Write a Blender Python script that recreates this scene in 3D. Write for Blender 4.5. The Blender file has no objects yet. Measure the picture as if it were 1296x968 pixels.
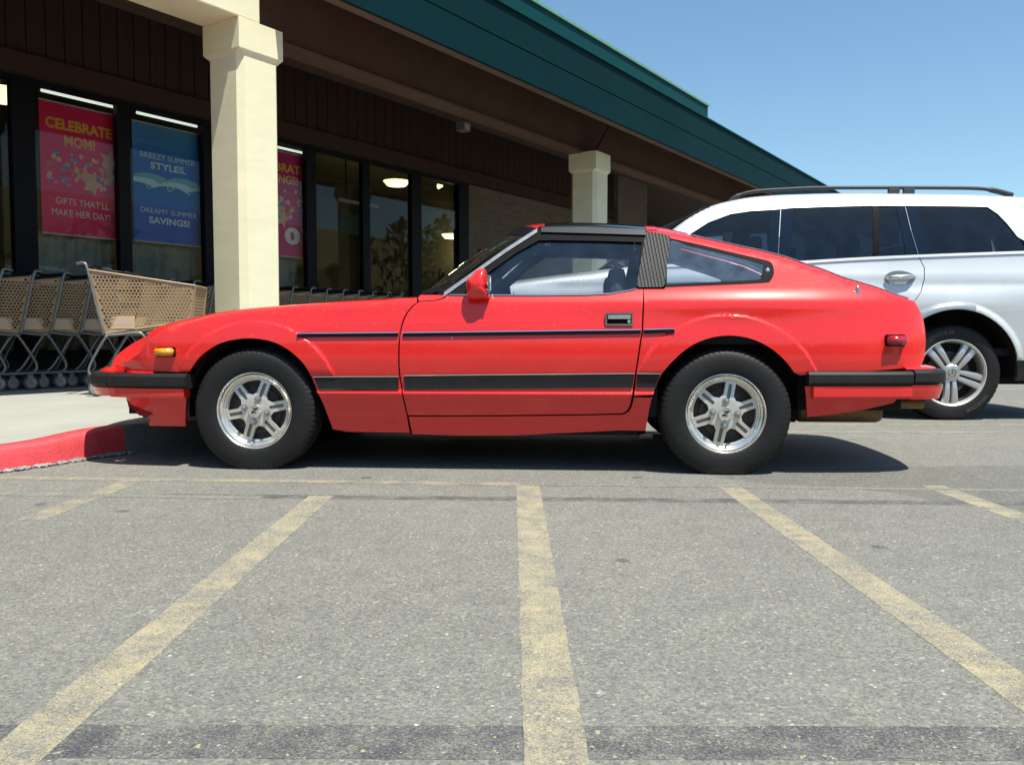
import bpy, bmesh, math, random
import numpy as np
from mathutils import Vector, Matrix
from mathutils.geometry import delaunay_2d_cdt

random.seed(7)
SC = bpy.context.scene
COL = SC.collection
R = math.radians

# ------------------------------------------------------------------ camera
F, CX, CY = 1100.0, 648.0, 484.0
HCAM = 0.665
PIT = math.atan(60.0 / 1100.0)
cam_d = bpy.data.cameras.new("camera")
cam_d.sensor_width = 36.0
cam_d.lens = 36.0 * F / 1296.0
cam_d.clip_start = 0.05
cam_d.clip_end = 4000
cam = bpy.data.objects.new("camera", cam_d)
COL.objects.link(cam)
cam.location = (0, 0, HCAM)
cam.rotation_euler = (R(90) - PIT, 0, 0)
SC.camera = cam

# ------------------------------------------------------------------ light
SUN = Vector((0.25, -0.30, 1.0)).normalized()
world = bpy.data.worlds.new("World")
SC.world = world
world.use_nodes = True
nt = world.node_tree
sky = nt.nodes.new("ShaderNodeTexSky")
sky.sky_type = 'NISHITA'
sky.sun_disc = False
sky.sun_elevation = math.asin(SUN.z)
sky.sun_rotation = math.atan2(SUN.x, SUN.y)
sky.air_density = 1.0
sky.dust_density = 0.6
sky.ozone_density = 1.0
bg = nt.nodes["Background"]
tintn = nt.nodes.new('ShaderNodeMix'); tintn.data_type = 'RGBA'; tintn.blend_type = 'MULTIPLY'; tintn.inputs[0].default_value = 1
tintn.inputs[7].default_value = (.82, 1.0, 1.02, 1)
nt.links.new(sky.outputs[0], tintn.inputs[6]); nt.links.new(tintn.outputs[2], bg.inputs[0])
bg.inputs[1].default_value = 0.105
sl = bpy.data.lights.new("sun", 'SUN')
sl.energy = 5.0
sl.angle = R(0.53)
sl.color = (1.0, 0.96, 0.84)
so = bpy.data.objects.new("sun", sl)
COL.objects.link(so)
so.rotation_euler = SUN.to_track_quat('Z', 'Y').to_euler()
SC.view_settings.view_transform = 'Standard'
SC.view_settings.look = 'None'
SC.view_settings.gamma = 1
SC.view_settings.exposure = 0.62
SC.view_settings.use_curve_mapping = False
SC.render.engine = 'CYCLES'
SC.cycles.max_bounces = 8
SC.cycles.transparent_max_bounces = 12
SC.cycles.use_denoising = True
SC.cycles.caustics_reflective = False
SC.cycles.caustics_refractive = False

# ------------------------------------------------------------------ helpers
def ray(px, py):
    x = (px - CX) / F; yc = -(py - CY) / F
    return np.array([x, math.cos(PIT) + math.sin(PIT) * yc, -math.sin(PIT) + math.cos(PIT) * yc])

def on_ground(px, py, z=0.0):
    r = ray(px, py); t = (z - HCAM) / r[2]
    return (r[0] * t, r[1] * t, z)

def curve1(tab):
    """monotone cubic through a table of (x, y)"""
    xs = np.array([a for a, b in tab], float); ys = np.array([b for a, b in tab], float)
    h = np.diff(xs); d = np.diff(ys) / h
    m = np.zeros(len(xs)); m[0] = d[0]; m[-1] = d[-1]
    for i in range(1, len(xs) - 1):
        m[i] = 0 if d[i-1] * d[i] <= 0 else 2 * d[i-1] * d[i] / (d[i-1] + d[i])
    def f(x):
        x = np.asarray(x, float)
        xc = np.clip(x, xs[0], xs[-1])
        i = np.clip(np.searchsorted(xs, xc) - 1, 0, len(h) - 1)
        t = (xc - xs[i]) / h[i]
        y = ((1 + 2*t) * (1-t)**2) * ys[i] + t*(1-t)**2 * h[i]*m[i] + t*t*(3-2*t) * ys[i+1] + t*t*(t-1) * h[i]*m[i+1]
        return y + np.where(x < xs[0], (x - xs[0]) * m[0], 0) + np.where(x > xs[-1], (x - xs[-1]) * m[-1], 0)
    return f

def sstep(x):
    x = np.clip(x, 0, 1); return x * x * (3 - 2 * x)

def pip(pts, loop):
    """even-odd test of points against one loop"""
    pts = np.asarray(pts, float); L = np.asarray(loop, float)
    x, y = pts[:, 0][:, None], pts[:, 1][:, None]
    x1, y1 = L[:, 0][None], L[:, 1][None]
    L2 = np.roll(L, -1, 0); x2, y2 = L2[:, 0][None], L2[:, 1][None]
    c = ((y1 > y) != (y2 > y)) & (x < (x2 - x1) * (y - y1) / np.where(y2 == y1, 1e-12, y2 - y1) + x1)
    return (c.sum(1) % 2) == 1

def dist_loop(pts, loop):
    pts = np.asarray(pts, float); L = np.asarray(loop, float); L2 = np.roll(L, -1, 0)
    d = L2 - L; dd = (d * d).sum(1) + 1e-15
    best = np.full(len(pts), 1e9)
    for k in range(len(L)):
        t = np.clip(((pts - L[k]) @ d[k]) / dd[k], 0, 1)
        q = L[k] + t[:, None] * d[k]
        best = np.minimum(best, np.hypot(*(pts - q).T))
    return best

def densify(loop, step, closed=True):
    out = []
    n = len(loop)
    for i in range(n if closed else n - 1):
        a = np.array(loop[i], float); b = np.array(loop[(i + 1) % n], float)
        k = max(1, int(math.ceil(np.linalg.norm(b - a) / step)))
        for j in range(k):
            out.append(tuple(a + (b - a) * j / k))
    if not closed: out.append(tuple(loop[-1]))
    return out

def smooth_line(pts, n=6):
    """Catmull-Rom through open points"""
    P = [np.array(p, float) for p in pts]
    P = [2 * P[0] - P[1]] + P + [2 * P[-1] - P[-2]]
    out = []
    for i in range(1, len(P) - 2):
        for j in range(n):
            t = j / n
            a, b, c, d = P[i-1], P[i], P[i+1], P[i+2]
            out.append(tuple(0.5 * ((2*b) + (c-a)*t + (2*a-5*b+4*c-d)*t*t + (3*b-a-3*c+d)*t**3)))
    out.append(tuple(P[-2]))
    return out

def rounded(loop, r, n=4):
    out = []
    m = len(loop)
    for i in range(m):
        p = np.array(loop[i], float); a = np.array(loop[i-1], float); b = np.array(loop[(i+1) % m], float)
        va = a - p; vb = b - p
        ra = min(r, np.linalg.norm(va) * .45, np.linalg.norm(vb) * .45)
        pa = p + va / np.linalg.norm(va) * ra; pb = p + vb / np.linalg.norm(vb) * ra
        for j in range(n + 1):
            t = j / n
            out.append(tuple((1-t)**2 * pa + 2*t*(1-t) * p + t*t * pb))
    return out

def cdt(loops, inner):
    V, E = [], []
    for lp in loops:
        b = len(V)
        V += [tuple(map(float, p)) for p in lp]
        E += [(b + i, b + (i + 1) % len(lp)) for i in range(len(lp))]
    V += [tuple(map(float, p)) for p in inner]
    ov, oe, of, *_ = delaunay_2d_cdt([Vector(p) for p in V], E, [], 0, 1e-6)
    ov = np.array([(p[0], p[1]) for p in ov])
    tri = np.array([f for f in of if len(f) == 3])
    c = ov[tri].mean(1)
    keep = np.zeros(len(tri), bool)
    for k in range(0, len(tri), 3000):
        cc = c[k:k+3000]
        ins = pip(cc, loops[0])
        if len(loops) > 1:
            H = [np.asarray(h) for h in loops[1:]]
            cnt = np.zeros(len(cc), int)
            for h in H:
                lo, hi = h.min(0), h.max(0)
                m = np.where((cc[:, 0] > lo[0]) & (cc[:, 0] < hi[0]) & (cc[:, 1] > lo[1]) & (cc[:, 1] < hi[1]))[0]
                if len(m): cnt[m[pip(cc[m], h)]] += 1
            ins &= cnt == 0
        keep[k:k+3000] = ins
    tri = tri[keep]
    a, b, c2 = ov[tri[:, 0]], ov[tri[:, 1]], ov[tri[:, 2]]
    ar = (b[:, 0]-a[:, 0])*(c2[:, 1]-a[:, 1]) - (b[:, 1]-a[:, 1])*(c2[:, 0]-a[:, 0])
    tri[ar < 0] = tri[ar < 0][:, ::-1]
    tri = tri[np.abs(ar) > 1e-10]
    return ov, tri

class M:
    """collects vertices and faces of ONE mesh"""
    def __init__(s): s.v = []; s.f = []; s.mi = []; s.cur = 0
    def add(s, vs, fs):
        b = len(s.v); s.v += [tuple(map(float, v)) for v in vs]
        for f in fs: s.f.append(tuple(int(i) + b for i in f)); s.mi.append(s.cur)
        return s
    def box(s, x0, x1, y0, y1, z0, z1):
        v = [(x, y, z) for z in (z0, z1) for y in (y0, y1) for x in (x0, x1)]
        return s.add(v, [(0,2,3,1),(4,5,7,6),(0,1,5,4),(2,6,7,3),(0,4,6,2),(1,3,7,5)])
    def bbox(s, x0, x1, y0, y1, z0, z1, b=.01):
        bm = bmesh.new(); bmesh.ops.create_cube(bm, size=1)
        for v in bm.verts: v.co = Vector(((x0+x1)/2 + v.co.x*(x1-x0), (y0+y1)/2 + v.co.y*(y1-y0), (z0+z1)/2 + v.co.z*(z1-z0)))
        bmesh.ops.bevel(bm, geom=bm.edges[:], offset=b, segments=2, affect='EDGES', profile=.6)
        bm.verts.index_update()
        s.add([v.co[:] for v in bm.verts], [[v.index for v in f.verts] for f in bm.faces]); bm.free(); return s
    def grid(s, P, flip=False, closed_u=False, closed_v=False):
        nu, nv = len(P), len(P[0])
        vs = [p for row in P for p in row]
        fs = []
        for i in range(nu if closed_u else nu - 1):
            for j in range(nv if closed_v else nv - 1):
                a, b = i * nv + j, ((i + 1) % nu) * nv + j
                c, d = ((i + 1) % nu) * nv + (j + 1) % nv, i * nv + (j + 1) % nv
                fs.append((a, d, c, b) if flip else (a, b, c, d))
        return s.add(vs, fs)
    def tube(s, path, r, n=8, closed=False, cap=True):
        P = [Vector(p) for p in path]; m = len(P)
        rows = []; up = None
        for i in range(m):
            if closed: t = (P[(i+1) % m] - P[i-1])
            else: t = (P[min(i+1, m-1)] - P[max(i-1, 0)])
            t.normalize()
            if up is None:
                up = t.cross(Vector((0, 0, 1)))
                if up.length < .1: up = t.cross(Vector((0, 1, 0)))
            up = (up - t * up.dot(t)).normalized()
            w = t.cross(up)
            rr = r[i] if hasattr(r, '__len__') else r
            rows.append([P[i] + (up * math.cos(a) + w * math.sin(a)) * rr for a in [2*math.pi*k/n for k in range(n)]])
        b = len(s.v)
        s.grid(rows, closed_u=closed, closed_v=True)
        if cap and not closed:
            s.f.append(tuple(b + k for k in range(n))[::-1]); s.mi.append(s.cur)
            s.f.append(tuple(b + (m-1)*n + k for k in range(n))); s.mi.append(s.cur)
        return s
    def lathe(s, prof, n=64, c=(0, 0, 0), a0=0, a1=2*math.pi):
        """prof: (radius, y); spins about the y axis through c"""
        full = abs(a1 - a0 - 2*math.pi) < 1e-6
        rows = []
        for k in range(n if full else n + 1):
            a = a0 + (a1 - a0) * k / n
            rows.append([(c[0] + r*math.cos(a), c[1] + y, c[2] + r*math.sin(a)) for r, y in prof])
        return s.grid(rows, closed_u=full)
    def plate(s, loops, fn, t, inner=()):
        """flat outline with holes, mapped by fn(x, y, depth)"""
        ov, tri = cdt(loops, inner)
        n = len(ov)
        s.add([fn(x, y, 0) for x, y in ov], tri)
        s.add([fn(x, y, t) for x, y in ov], [f[::-1] for f in tri])
        for lp in loops:
            k = len(lp)
            s.add([fn(x, y, 0) for x, y in lp] + [fn(x, y, t) for x, y in lp],
                  [(i, (i+1) % k, k + (i+1) % k, k + i) for i in range(k)])
        return s
    def obj(s, name, mat, parent=None, smooth=False, loc=None, fix=True, mats=None, ang=None, nrm=None):
        me = bpy.data.meshes.new(name)
        me.from_pydata(s.v, [], s.f)
        me.materials.append(mat)
        for m in (mats or []): me.materials.append(m)
        if mats: me.polygons.foreach_set("material_index", s.mi)
        if fix:
            bm = bmesh.new(); bm.from_mesh(me)
            bmesh.ops.remove_doubles(bm, verts=bm.verts, dist=1e-5)
            bmesh.ops.recalc_face_normals(bm, faces=bm.faces)
            if ang is not None:
                for e in bm.edges:
                    e.smooth = not (len(e.link_faces) == 2 and e.calc_face_angle(0) > R(ang))
            bm.to_mesh(me); bm.free()
        if smooth or ang is not None:
            me.polygons.foreach_set("use_smooth", [True] * len(me.polygons))
        if nrm is not None:
            me.polygons.foreach_set("use_smooth", [True] * len(me.polygons))
            me.normals_split_custom_set_from_vertices(nrm)
        me.update()
        o = bpy.data.objects.new(name, me); COL.objects.link(o)
        if parent: o.parent = parent
        if loc: o.location = loc
        return o

def tag(o, label=None, cat=None, group=None, kind=None):
    if label: o["label"] = label
    if cat: o["category"] = cat
    if group: o["group"] = group
    if kind: o["kind"] = kind
    return o

def empty(name, loc, rz=0):
    o = bpy.data.objects.new(name, None); COL.objects.link(o)
    o.location = loc; o.rotation_euler = (0, 0, rz); o.empty_display_size = .2
    return o

def copy_tree(o, parent=None):
    c = o.copy(); COL.objects.link(c); c.parent = parent
    for ch in [x for x in bpy.data.objects if x.parent == o]: copy_tree(ch, c)
    return c

def text_mesh(txt, size, bold=0.0, align='CENTER', sx=1.0, extrude=0.0, space=1.0):
    cu = bpy.data.curves.new("t", 'FONT'); cu.body = txt; cu.size = size; cu.offset = bold
    cu.align_x = align; cu.extrude = extrude; cu.space_character = space; cu.resolution_u = 3
    o = bpy.data.objects.new("t", cu); COL.objects.link(o)
    dg = bpy.context.evaluated_depsgraph_get(); me = bpy.data.meshes.new_from_object(o.evaluated_get(dg))
    v = [(p.co.x * sx, p.co.y, p.co.z) for p in me.vertices]; f = [tuple(p.vertices) for p in me.polygons]
    bpy.data.objects.remove(o); bpy.data.meshes.remove(me); bpy.data.curves.remove(cu)
    return v, f

# ------------------------------------------------------------------ materials
def mat(name, col, rough=.5, metal=0., coat=0., spec=.5, var=0., vscale=8., bump=0., bscale=60., stretch=None, emit=None, estr=0, rvar=0.):
    m = bpy.data.materials.new(name); m.use_nodes = True
    t = m.node_tree; b = t.nodes["Principled BSDF"]
    b.inputs["Base Color"].default_value = (*col, 1); b.inputs["Roughness"].default_value = rough
    b.inputs["Metallic"].default_value = metal; b.inputs["Coat Weight"].default_value = coat
    b.inputs["Coat Roughness"].default_value = .05; b.inputs["Specular IOR Level"].default_value = spec
    tc = t.nodes.new("ShaderNodeTexCoord"); mp = t.nodes.new("ShaderNodeMapping")
    t.links.new(tc.outputs["Object"], mp.inputs[0])
    if stretch: mp.inputs["Scale"].default_value = stretch
    if var > 0 or rvar > 0:
        n = t.nodes.new("ShaderNodeTexNoise"); n.inputs["Scale"].default_value = vscale; n.inputs["Detail"].default_value = 6
        n.inputs["Roughness"].default_value = .65
        t.links.new(mp.outputs[0], n.inputs["Vector"])
        if var > 0:
            r = t.nodes.new("ShaderNodeValToRGB")
            r.color_ramp.elements[0].position = .3; r.color_ramp.elements[1].position = .7
            r.color_ramp.elements[0].color = (*[c * (1 - var) for c in col], 1)
            r.color_ramp.elements[1].color = (*[min(1, c * (1 + var)) for c in col], 1)
            t.links.new(n.outputs[0], r.inputs[0]); t.links.new(r.outputs[0], b.inputs["Base Color"])
        if rvar > 0:
            mr = t.nodes.new("ShaderNodeMapRange"); mr.inputs[3].default_value = max(0, rough - rvar); mr.inputs[4].default_value = min(1, rough + rvar)
            t.links.new(n.outputs[0], mr.inputs[0]); t.links.new(mr.outputs[0], b.inputs["Roughness"])
    if bump > 0:
        n2 = t.nodes.new("ShaderNodeTexNoise"); n2.inputs["Scale"].default_value = bscale; n2.inputs["Detail"].default_value = 4
        t.links.new(mp.outputs[0], n2.inputs["Vector"])
        bp = t.nodes.new("ShaderNodeBump"); bp.inputs["Strength"].default_value = bump; bp.inputs["Distance"].default_value = .01
        t.links.new(n2.outputs[0], bp.inputs["Height"]); t.links.new(bp.outputs[0], b.inputs["Normal"])
    if emit:
        b.inputs["Emission Color"].default_value = (*emit, 1); b.inputs["Emission Strength"].default_value = estr
    return m

def glass(name, tint, refl=1.5, haze=0.0, hcol=(.5, .55, .6), grime=None):
    m = bpy.data.materials.new(name); m.use_nodes = True
    t = m.node_tree; t.nodes.clear()
    out = t.nodes.new("ShaderNodeOutputMaterial")
    tr = t.nodes.new("ShaderNodeBsdfTransparent"); tr.inputs[0].default_value = (*tint, 1)
    gl = t.nodes.new("ShaderNodeBsdfGlossy"); gl.inputs["Roughness"].default_value = .015
    gl.inputs[0].default_value = (1, 1, 1, 1)
    fr = t.nodes.new("ShaderNodeFresnel"); fr.inputs[0].default_value = refl
    mx = t.nodes.new("ShaderNodeMixShader")
    t.links.new(fr.outputs[0], mx.inputs[0]); t.links.new(tr.outputs[0], mx.inputs[1]); t.links.new(gl.outputs[0], mx.inputs[2])
    last = mx
    if haze > 0:
        df = t.nodes.new("ShaderNodeBsdfDiffuse"); df.inputs[0].default_value = (*hcol, 1)
        m2 = t.nodes.new("ShaderNodeMixShader")
        n = t.nodes.new("ShaderNodeTexNoise"); n.inputs["Scale"].default_value = 9; n.inputs["Detail"].default_value = 6
        tc = t.nodes.new("ShaderNodeTexCoord"); t.links.new(tc.outputs["Object"], n.inputs["Vector"])
        mr = t.nodes.new("ShaderNodeMapRange"); mr.inputs[1].default_value = .3; mr.inputs[2].default_value = .8
        mr.inputs[3].default_value = haze * .5; mr.inputs[4].default_value = haze * 1.7
        t.links.new(n.outputs[0], mr.inputs[0])
        t.links.new(mr.outputs[0], m2.inputs[0])
        t.links.new(mx.outputs[0], m2.inputs[1]); t.links.new(df.outputs[0], m2.inputs[2]); last = m2
    t.links.new(last.outputs[0], out.inputs[0])
    return m
# ------------------------------------------------------------------ ground
def N(t, kind, **kw):
    n = t.nodes.new(kind)
    for k, v in kw.items():
        if k.startswith("i_"):
            n.inputs[k[2:]].default_value = v
        else: setattr(n, k, v)
    return n

def ramp(t, src, stops):
    r = t.nodes.new("ShaderNodeValToRGB"); e = r.color_ramp.elements
    while len(e) < len(stops): e.new(.5)
    for el, (p, c) in zip(e, stops):
        el.position = p; el.color = (*c, 1) if hasattr(c, '__len__') else (c, c, c, 1)
    t.links.new(src, r.inputs[0]); return r.outputs[0]

def mixc(t, fac, a, b, mode='MIX'):
    m = t.nodes.new("ShaderNodeMix"); m.data_type = 'RGBA'; m.blend_type = mode
    for sock, val in ((m.inputs[0], fac), (m.inputs[6], a), (m.inputs[7], b)):
        if hasattr(val, 'links'): t.links.new(val, sock)
        elif hasattr(val, '__len__'): sock.default_value = (*val, 1)
        else: sock.default_value = val
    return m.outputs[2]

def asphalt_parts(t, tone=1.0):
    tc = N(t, "ShaderNodeTexCoord"); P = tc.outputs["Object"]
    def L(n, s="Vector"): t.links.new(P, n.inputs[s]); return n
    big = L(N(t, "ShaderNodeTexNoise", i_Scale=.55, i_Detail=7.0, i_Roughness=.6))
    mid = L(N(t, "ShaderNodeTexNoise", i_Scale=9.0, i_Detail=5.0, i_Roughness=.6))
    fine = L(N(t, "ShaderNodeTexNoise", i_Scale=330.0, i_Detail=3.0, i_Roughness=.7))
    v = L(N(t, "ShaderNodeTexVoronoi", i_Scale=175.0))
    v2 = L(N(t, "ShaderNodeTexVoronoi", i_Scale=62.0))
    vs = N(t, "ShaderNodeSeparateColor"); t.links.new(v.outputs["Color"], vs.inputs[0])
    vs2 = N(t, "ShaderNodeSeparateColor"); t.links.new(v2.outputs["Color"], vs2.inputs[0])
    base = ramp(t, big.outputs[0], [(.3, (.162*tone, .160*tone, .148*tone)), (.5, (.180*tone, .179*tone, .165*tone)), (.72, (.197*tone, .194*tone, .176*tone))])
    m1 = mixc(t, 1.0, base, ramp(t, mid.outputs[0], [(.25, .89), (.75, 1.09)]), 'MULTIPLY')
    st = ramp(t, vs.outputs[0], [(0, (.62, .62, .64)), (.28, (.85, .85, .85)), (.62, (1.0, .99, .97)), (.88, (1.20, 1.17, 1.10)), (.985, (1.4, 1.38, 1.32)), (1, (2.2, 2.1, 2.0))])
    m2 = mixc(t, 1.0, m1, st, 'MULTIPLY')
    # bigger pale stones that show only where the tone channel is high
    big_st = ramp(t, vs2.outputs[1], [(.972, 0.0), (.98, 1.0)])
    near = ramp(t, v2.outputs["Distance"], [(.17, 1.0), (.27, 0.0)])
    fac = mixc(t, 1.0, big_st, near, 'MULTIPLY')
    m3 = mixc(t, fac, m2, ramp(t, vs2.outputs[2], [(0, (.30, .27, .24)), (.5, (.42, .41, .39)), (1, (.52, .52, .54))]))
    m4 = mixc(t, 1.0, m3, ramp(t, fine.outputs[0], [(.3, .72), (.7, 1.26)]), 'MULTIPLY')
    # oil spots
    v3 = L(N(t, "ShaderNodeTexVoronoi", i_Scale=2.3))
    wob = N(t, "ShaderNodeMath", operation='MULTIPLY_ADD'); t.links.new(mid.outputs[0], wob.inputs[0]); wob.inputs[1].default_value = .10
    t.links.new(v3.outputs["Distance"], wob.inputs[2])
    spot = ramp(t, wob.outputs[0], [(.098, .58), (.116, 1.0)])
    m5 = mixc(t, 1.0, m4, spot, 'MULTIPLY')
    h = N(t, "ShaderNodeMath", operation='MULTIPLY_ADD'); t.links.new(v.outputs["Distance"], h.inputs[0]); h.inputs[1].default_value = -.55
    t.links.new(fine.outputs[0], h.inputs[2])
    return m5, h.outputs[0], P, mid, fine, vs

def finish(m, t, col, height, rough=.85, strength=.55):
    b = t.nodes["Principled BSDF"]
    t.links.new(col, b.inputs["Base Color"]); b.inputs["Roughness"].default_value = rough
    b.inputs["Specular IOR Level"].default_value = .35
    bp = t.nodes.new("ShaderNodeBump"); bp.inputs["Strength"].default_value = strength; bp.inputs["Distance"].default_value = .004
    t.links.new(height, bp.inputs["Height"]); t.links.new(bp.outputs[0], b.inputs["Normal"])
    return m

def asphalt(name, tone=1.0):
    m = bpy.data.materials.new(name); m.use_nodes = True
    c, h, *_ = asphalt_parts(m.node_tree, tone)
    return finish(m, m.node_tree, c, h)

def worn(name, paint, lo, hi, tone=1.0, fleck=None):
    """paint worn through to the asphalt below it"""
    m = bpy.data.materials.new(name); m.use_nodes = True; t = m.node_tree
    c, h, P, mid, fine, vs = asphalt_parts(t, tone)
    wn = N(t, "ShaderNodeTexNoise", i_Scale=7.5, i_Detail=9.0, i_Roughness=.74); t.links.new(P, wn.inputs["Vector"])
    gn = N(t, "ShaderNodeTexNoise", i_Scale=190.0, i_Detail=4.0, i_Roughness=.7); t.links.new(P, gn.inputs["Vector"])
    add = N(t, "ShaderNodeMath", operation='MULTIPLY_ADD'); t.links.new(gn.outputs[0], add.inputs[0]); add.inputs[1].default_value = 1.1
    t.links.new(wn.outputs[0], add.inputs[2])
    fac = ramp(t, add.outputs[0], [(lo / 2.1, 0.0), (hi / 2.1, 1.0)])
    add.inputs[1].default_value = 1.1
    sc = N(t, "ShaderNodeMath", operation='MULTIPLY'); sc.inputs[1].default_value = 1/2.1
    t.links.new(add.outputs[0], sc.inputs[0]); 
    for l in list(t.links):
        if l.from_socket == add.outputs[0] and l.to_node.bl_idname == "ShaderNodeValToRGB":
            sock = l.to_socket; t.links.remove(l); t.links.new(sc.outputs[0], sock)
    pc = mixc(t, 1.0, paint, ramp(t, fine.outputs[0], [(.3, .8), (.7, 1.15)]), 'MULTIPLY')
    cc = mixc(t, fac, c, pc)
    if fleck:
        fn = N(t, "ShaderNodeTexNoise", i_Scale=60.0, i_Detail=3.0); t.links.new(P, fn.inputs["Vector"])
        cc = mixc(t, ramp(t, fn.outputs[0], [(.66, 0.0), (.69, 1.0)]), cc, fleck)
    return finish(m, t, cc, h)

asph = asphalt("asphalt")
gx = [-900, -300, -100, -40, -20, -12, -8, -6, -5, -4, -3, -2, -1, 0, 1, 2, 3, 4, 5, 6, 8, 12, 20, 40, 100, 300, 900]
g = M(); g.grid([[(x, y, 0) for y in gx] for x in gx])
tag(g.obj("ground", asph, fix=False), kind="structure")

def sheet(name, pts, z, m):
    o = M(); o.add([(x, y, z) for x, y in pts], [tuple(range(len(pts)))])
    return tag(o.obj(name, m, fix=False), kind="structure")

dk = asphalt("asphalt_sealed", .78)
sheet("asphalt_patch", [on_ground(*p)[:2] for p in [(905, 603), (1010, 594), (1120, 591), (1320, 588), (1320, 646), (1240, 641), (1185, 634), (1120, 622), (1040, 616), (960, 611)]], .0002, dk)
yel = worn("worn_yellow_paint", (.43, .365, .215), .93, 1.33)
yel2 = worn("faint_yellow_paint", (.43, .36, .20), .99, 1.36)
blk = worn("blacked_out_paint", (.046, .048, .058), .90, 1.22, fleck=(.34, .29, .17))
blk2 = worn("faded_black_paint", (.060, .060, .062), .92, 1.18)

def strip(name, a, b, w, z, m, jag=.0018):
    a = Vector((*a, 0)); b = Vector((*b, 0)); d = (b - a); L = d.length; d.normalize(); n = Vector((-d.y, d.x, 0))
    k = max(2, int(L / .05)); rows = []
    for i in range(k + 1):
        p = a + d * L * i / k
        j1 = random.uniform(-jag, jag); j2 = random.uniform(-jag, jag)
        p1 = p + n * (w/2 + j1); p2 = p - n * (w/2 + j2)
        rows.append([(p1.x, p1.y, z), (p2.x, p2.y, z)])
    o = M(); o.grid(rows, flip=False)
    return tag(o.obj(name, m, fix=False), kind="structure")

for x, y0, y1, mm in ((-1.735, 3.1, 3.99, yel2), (-.79, .9, 3.57, yel), (.070, .9, 3.855, yel), (.955, .9, 3.84, yel), (1.86, .9, 3.82, yel), (2.75, .9, 3.80, yel), (-2.62, .9, 3.3, yel2)):
    strip("road_marking", (x, y0), (x, y1), .102, .0007, mm)
def gp(px, py): return on_ground(px, py)[:2]
strip("road_marking", gp(-40, 604), gp(660, 612.5), .085, .0010, yel2)
strip("road_marking", gp(660, 612.5), gp(1400, 622), .06, .0010, worn("ghost_yellow_paint", (.36, .31, .19), 1.12, 1.5))
strip("road_marking", gp(-40, 624), gp(330, 630), .075, .0010, worn("ghost_yellow_paint", (.42, .36, .22), 1.10, 1.46))
strip("road_marking", gp(165, 626.5), gp(1400, 638), .085, .0004, blk2)
strip("road_marking", (-1.0, 1.395), (3.2, 1.375), .118, .0004, blk)
for y in (5.93, 6.42):
    strip("road_marking", (0.8, y), (14, y), .085, .0012, yel2)
strip("road_marking", (3.6, 8.6), (16, 8.45), .10, .0012, yel2)
strip("road_marking", (5.0, 10.6), (20, 11.6), .10, .0012, yel2)

# ------------------------------------------------------------------ pavement with its kerb
C1 = np.array([-2.39, 7.80]); BD = np.array([.553, .833]); BD /= np.linalg.norm(BD); BN = np.array([BD[1], -BD[0]])
def bw(s, o): return tuple(C1 + BD * s + BN * o)
kerb_pts = smooth_line([(-9, 3.35), (-4.5, 3.35), (-3.3, 3.47), (-2.85, 3.72), (-2.62, 3.97), (-2.48, 4.20), (-2.36, 4.43), (-2.27, 4.66), (-2.17, 4.85), (-1.93, 5.06), (-1.62, 5.42), (-1.36, 5.92), (-1.13, 6.5), (-.88, 7.1), (-.48, 7.9), (.12, 8.9), (1.23, 10.57), (8, 20.7), (20, 38.8)], 6)
def zs(x, y):
    o = (np.array([x, y]) - C1) @ BN
    left = float(sstep((-2.28 - x) / .3)) * float(sstep((5.0 - y) / .5))
    return .150 + .03 * float(sstep((1.4 - o) / 2.4)) - .032 * left
def offset_line(pts, d):
    out = []
    for i, p in enumerate(pts):
        a = np.array(pts[max(0, i-1)]); b = np.array(pts[min(len(pts)-1, i+1)]); t = (b - a) / np.linalg.norm(b - a)
        out.append(tuple(np.array(p) + np.array([-t[1], t[0]]) * d))
    return out
conc = mat("concrete", (.31, .31, .275), .9, var=.10, vscale=1.6, bump=.25, bscale=180)
t = conc.node_tree; b = t.nodes["Principled BSDF"]; old = b.inputs["Base Color"].links[0].from_socket
tc = N(t, "ShaderNodeTexCoord"); fn = N(t, "ShaderNodeTexNoise", i_Scale=240.0, i_Detail=3.0); t.links.new(tc.outputs["Object"], fn.inputs["Vector"])
t.links.new(mixc(t, 1.0, old, ramp(t, fn.outputs[0], [(.3, .84), (.7, 1.12)]), 'MULTIPLY'), b.inputs["Base Color"])
inner = offset_line(kerb_pts, .15)
back = [bw(40, -2.42), bw(-12, -2.42), (-16, 3.35)]
poly = inner + back
ov, tri = cdt([densify(poly, .8)], [(x, y) for x in np.arange(-9, 6, .35) for y in np.arange(3.4, 14, .35) if pip([(x, y)], poly)[0]])
sw = M(); sw.add([(x, y, zs(x, y)) for x, y in ov], tri)
tag(sw.obj("pavement", conc, smooth=True), kind="structure")
red_paint = mat("kerb_red_paint", (.62, .062, .075), .6, var=.14, vscale=14, bump=.35, bscale=90)
bare = mat("kerb_bare_concrete", (.13, .13, .125), .9, var=.25, vscale=9, bump=.4, bscale=70)
def kerb(i0, i1, m, name):
    o = M(); rows = []
    for i in range(i0, i1 + 1):
        p = np.array(kerb_pts[i]); q = np.array(inner[i]); d = (q - p) / .15; z = zs(*q)
        wob = lambda a: random.uniform(-a, a)
        rows.append([(*(p - d*.012), -.02), (*(p - d*(.006+wob(.003))), .02), (*(p + d*.004), z*.55), (*(p + d*.012), z - .016),
                     (*(p + d*.020), z - .005), (*(p + d*.034), z+.001), (*q, z + .001), (*(q + d*.002), z - .03)])
    o.grid(rows)
    return tag(o.obj(name, m, smooth=True), kind="structure")
isp = min(range(len(kerb_pts)), key=lambda i: np.hypot(kerb_pts[i][0] + 2.165, kerb_pts[i][1] - 4.855))
kerb(0, isp, red_paint, "kerb")
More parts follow.
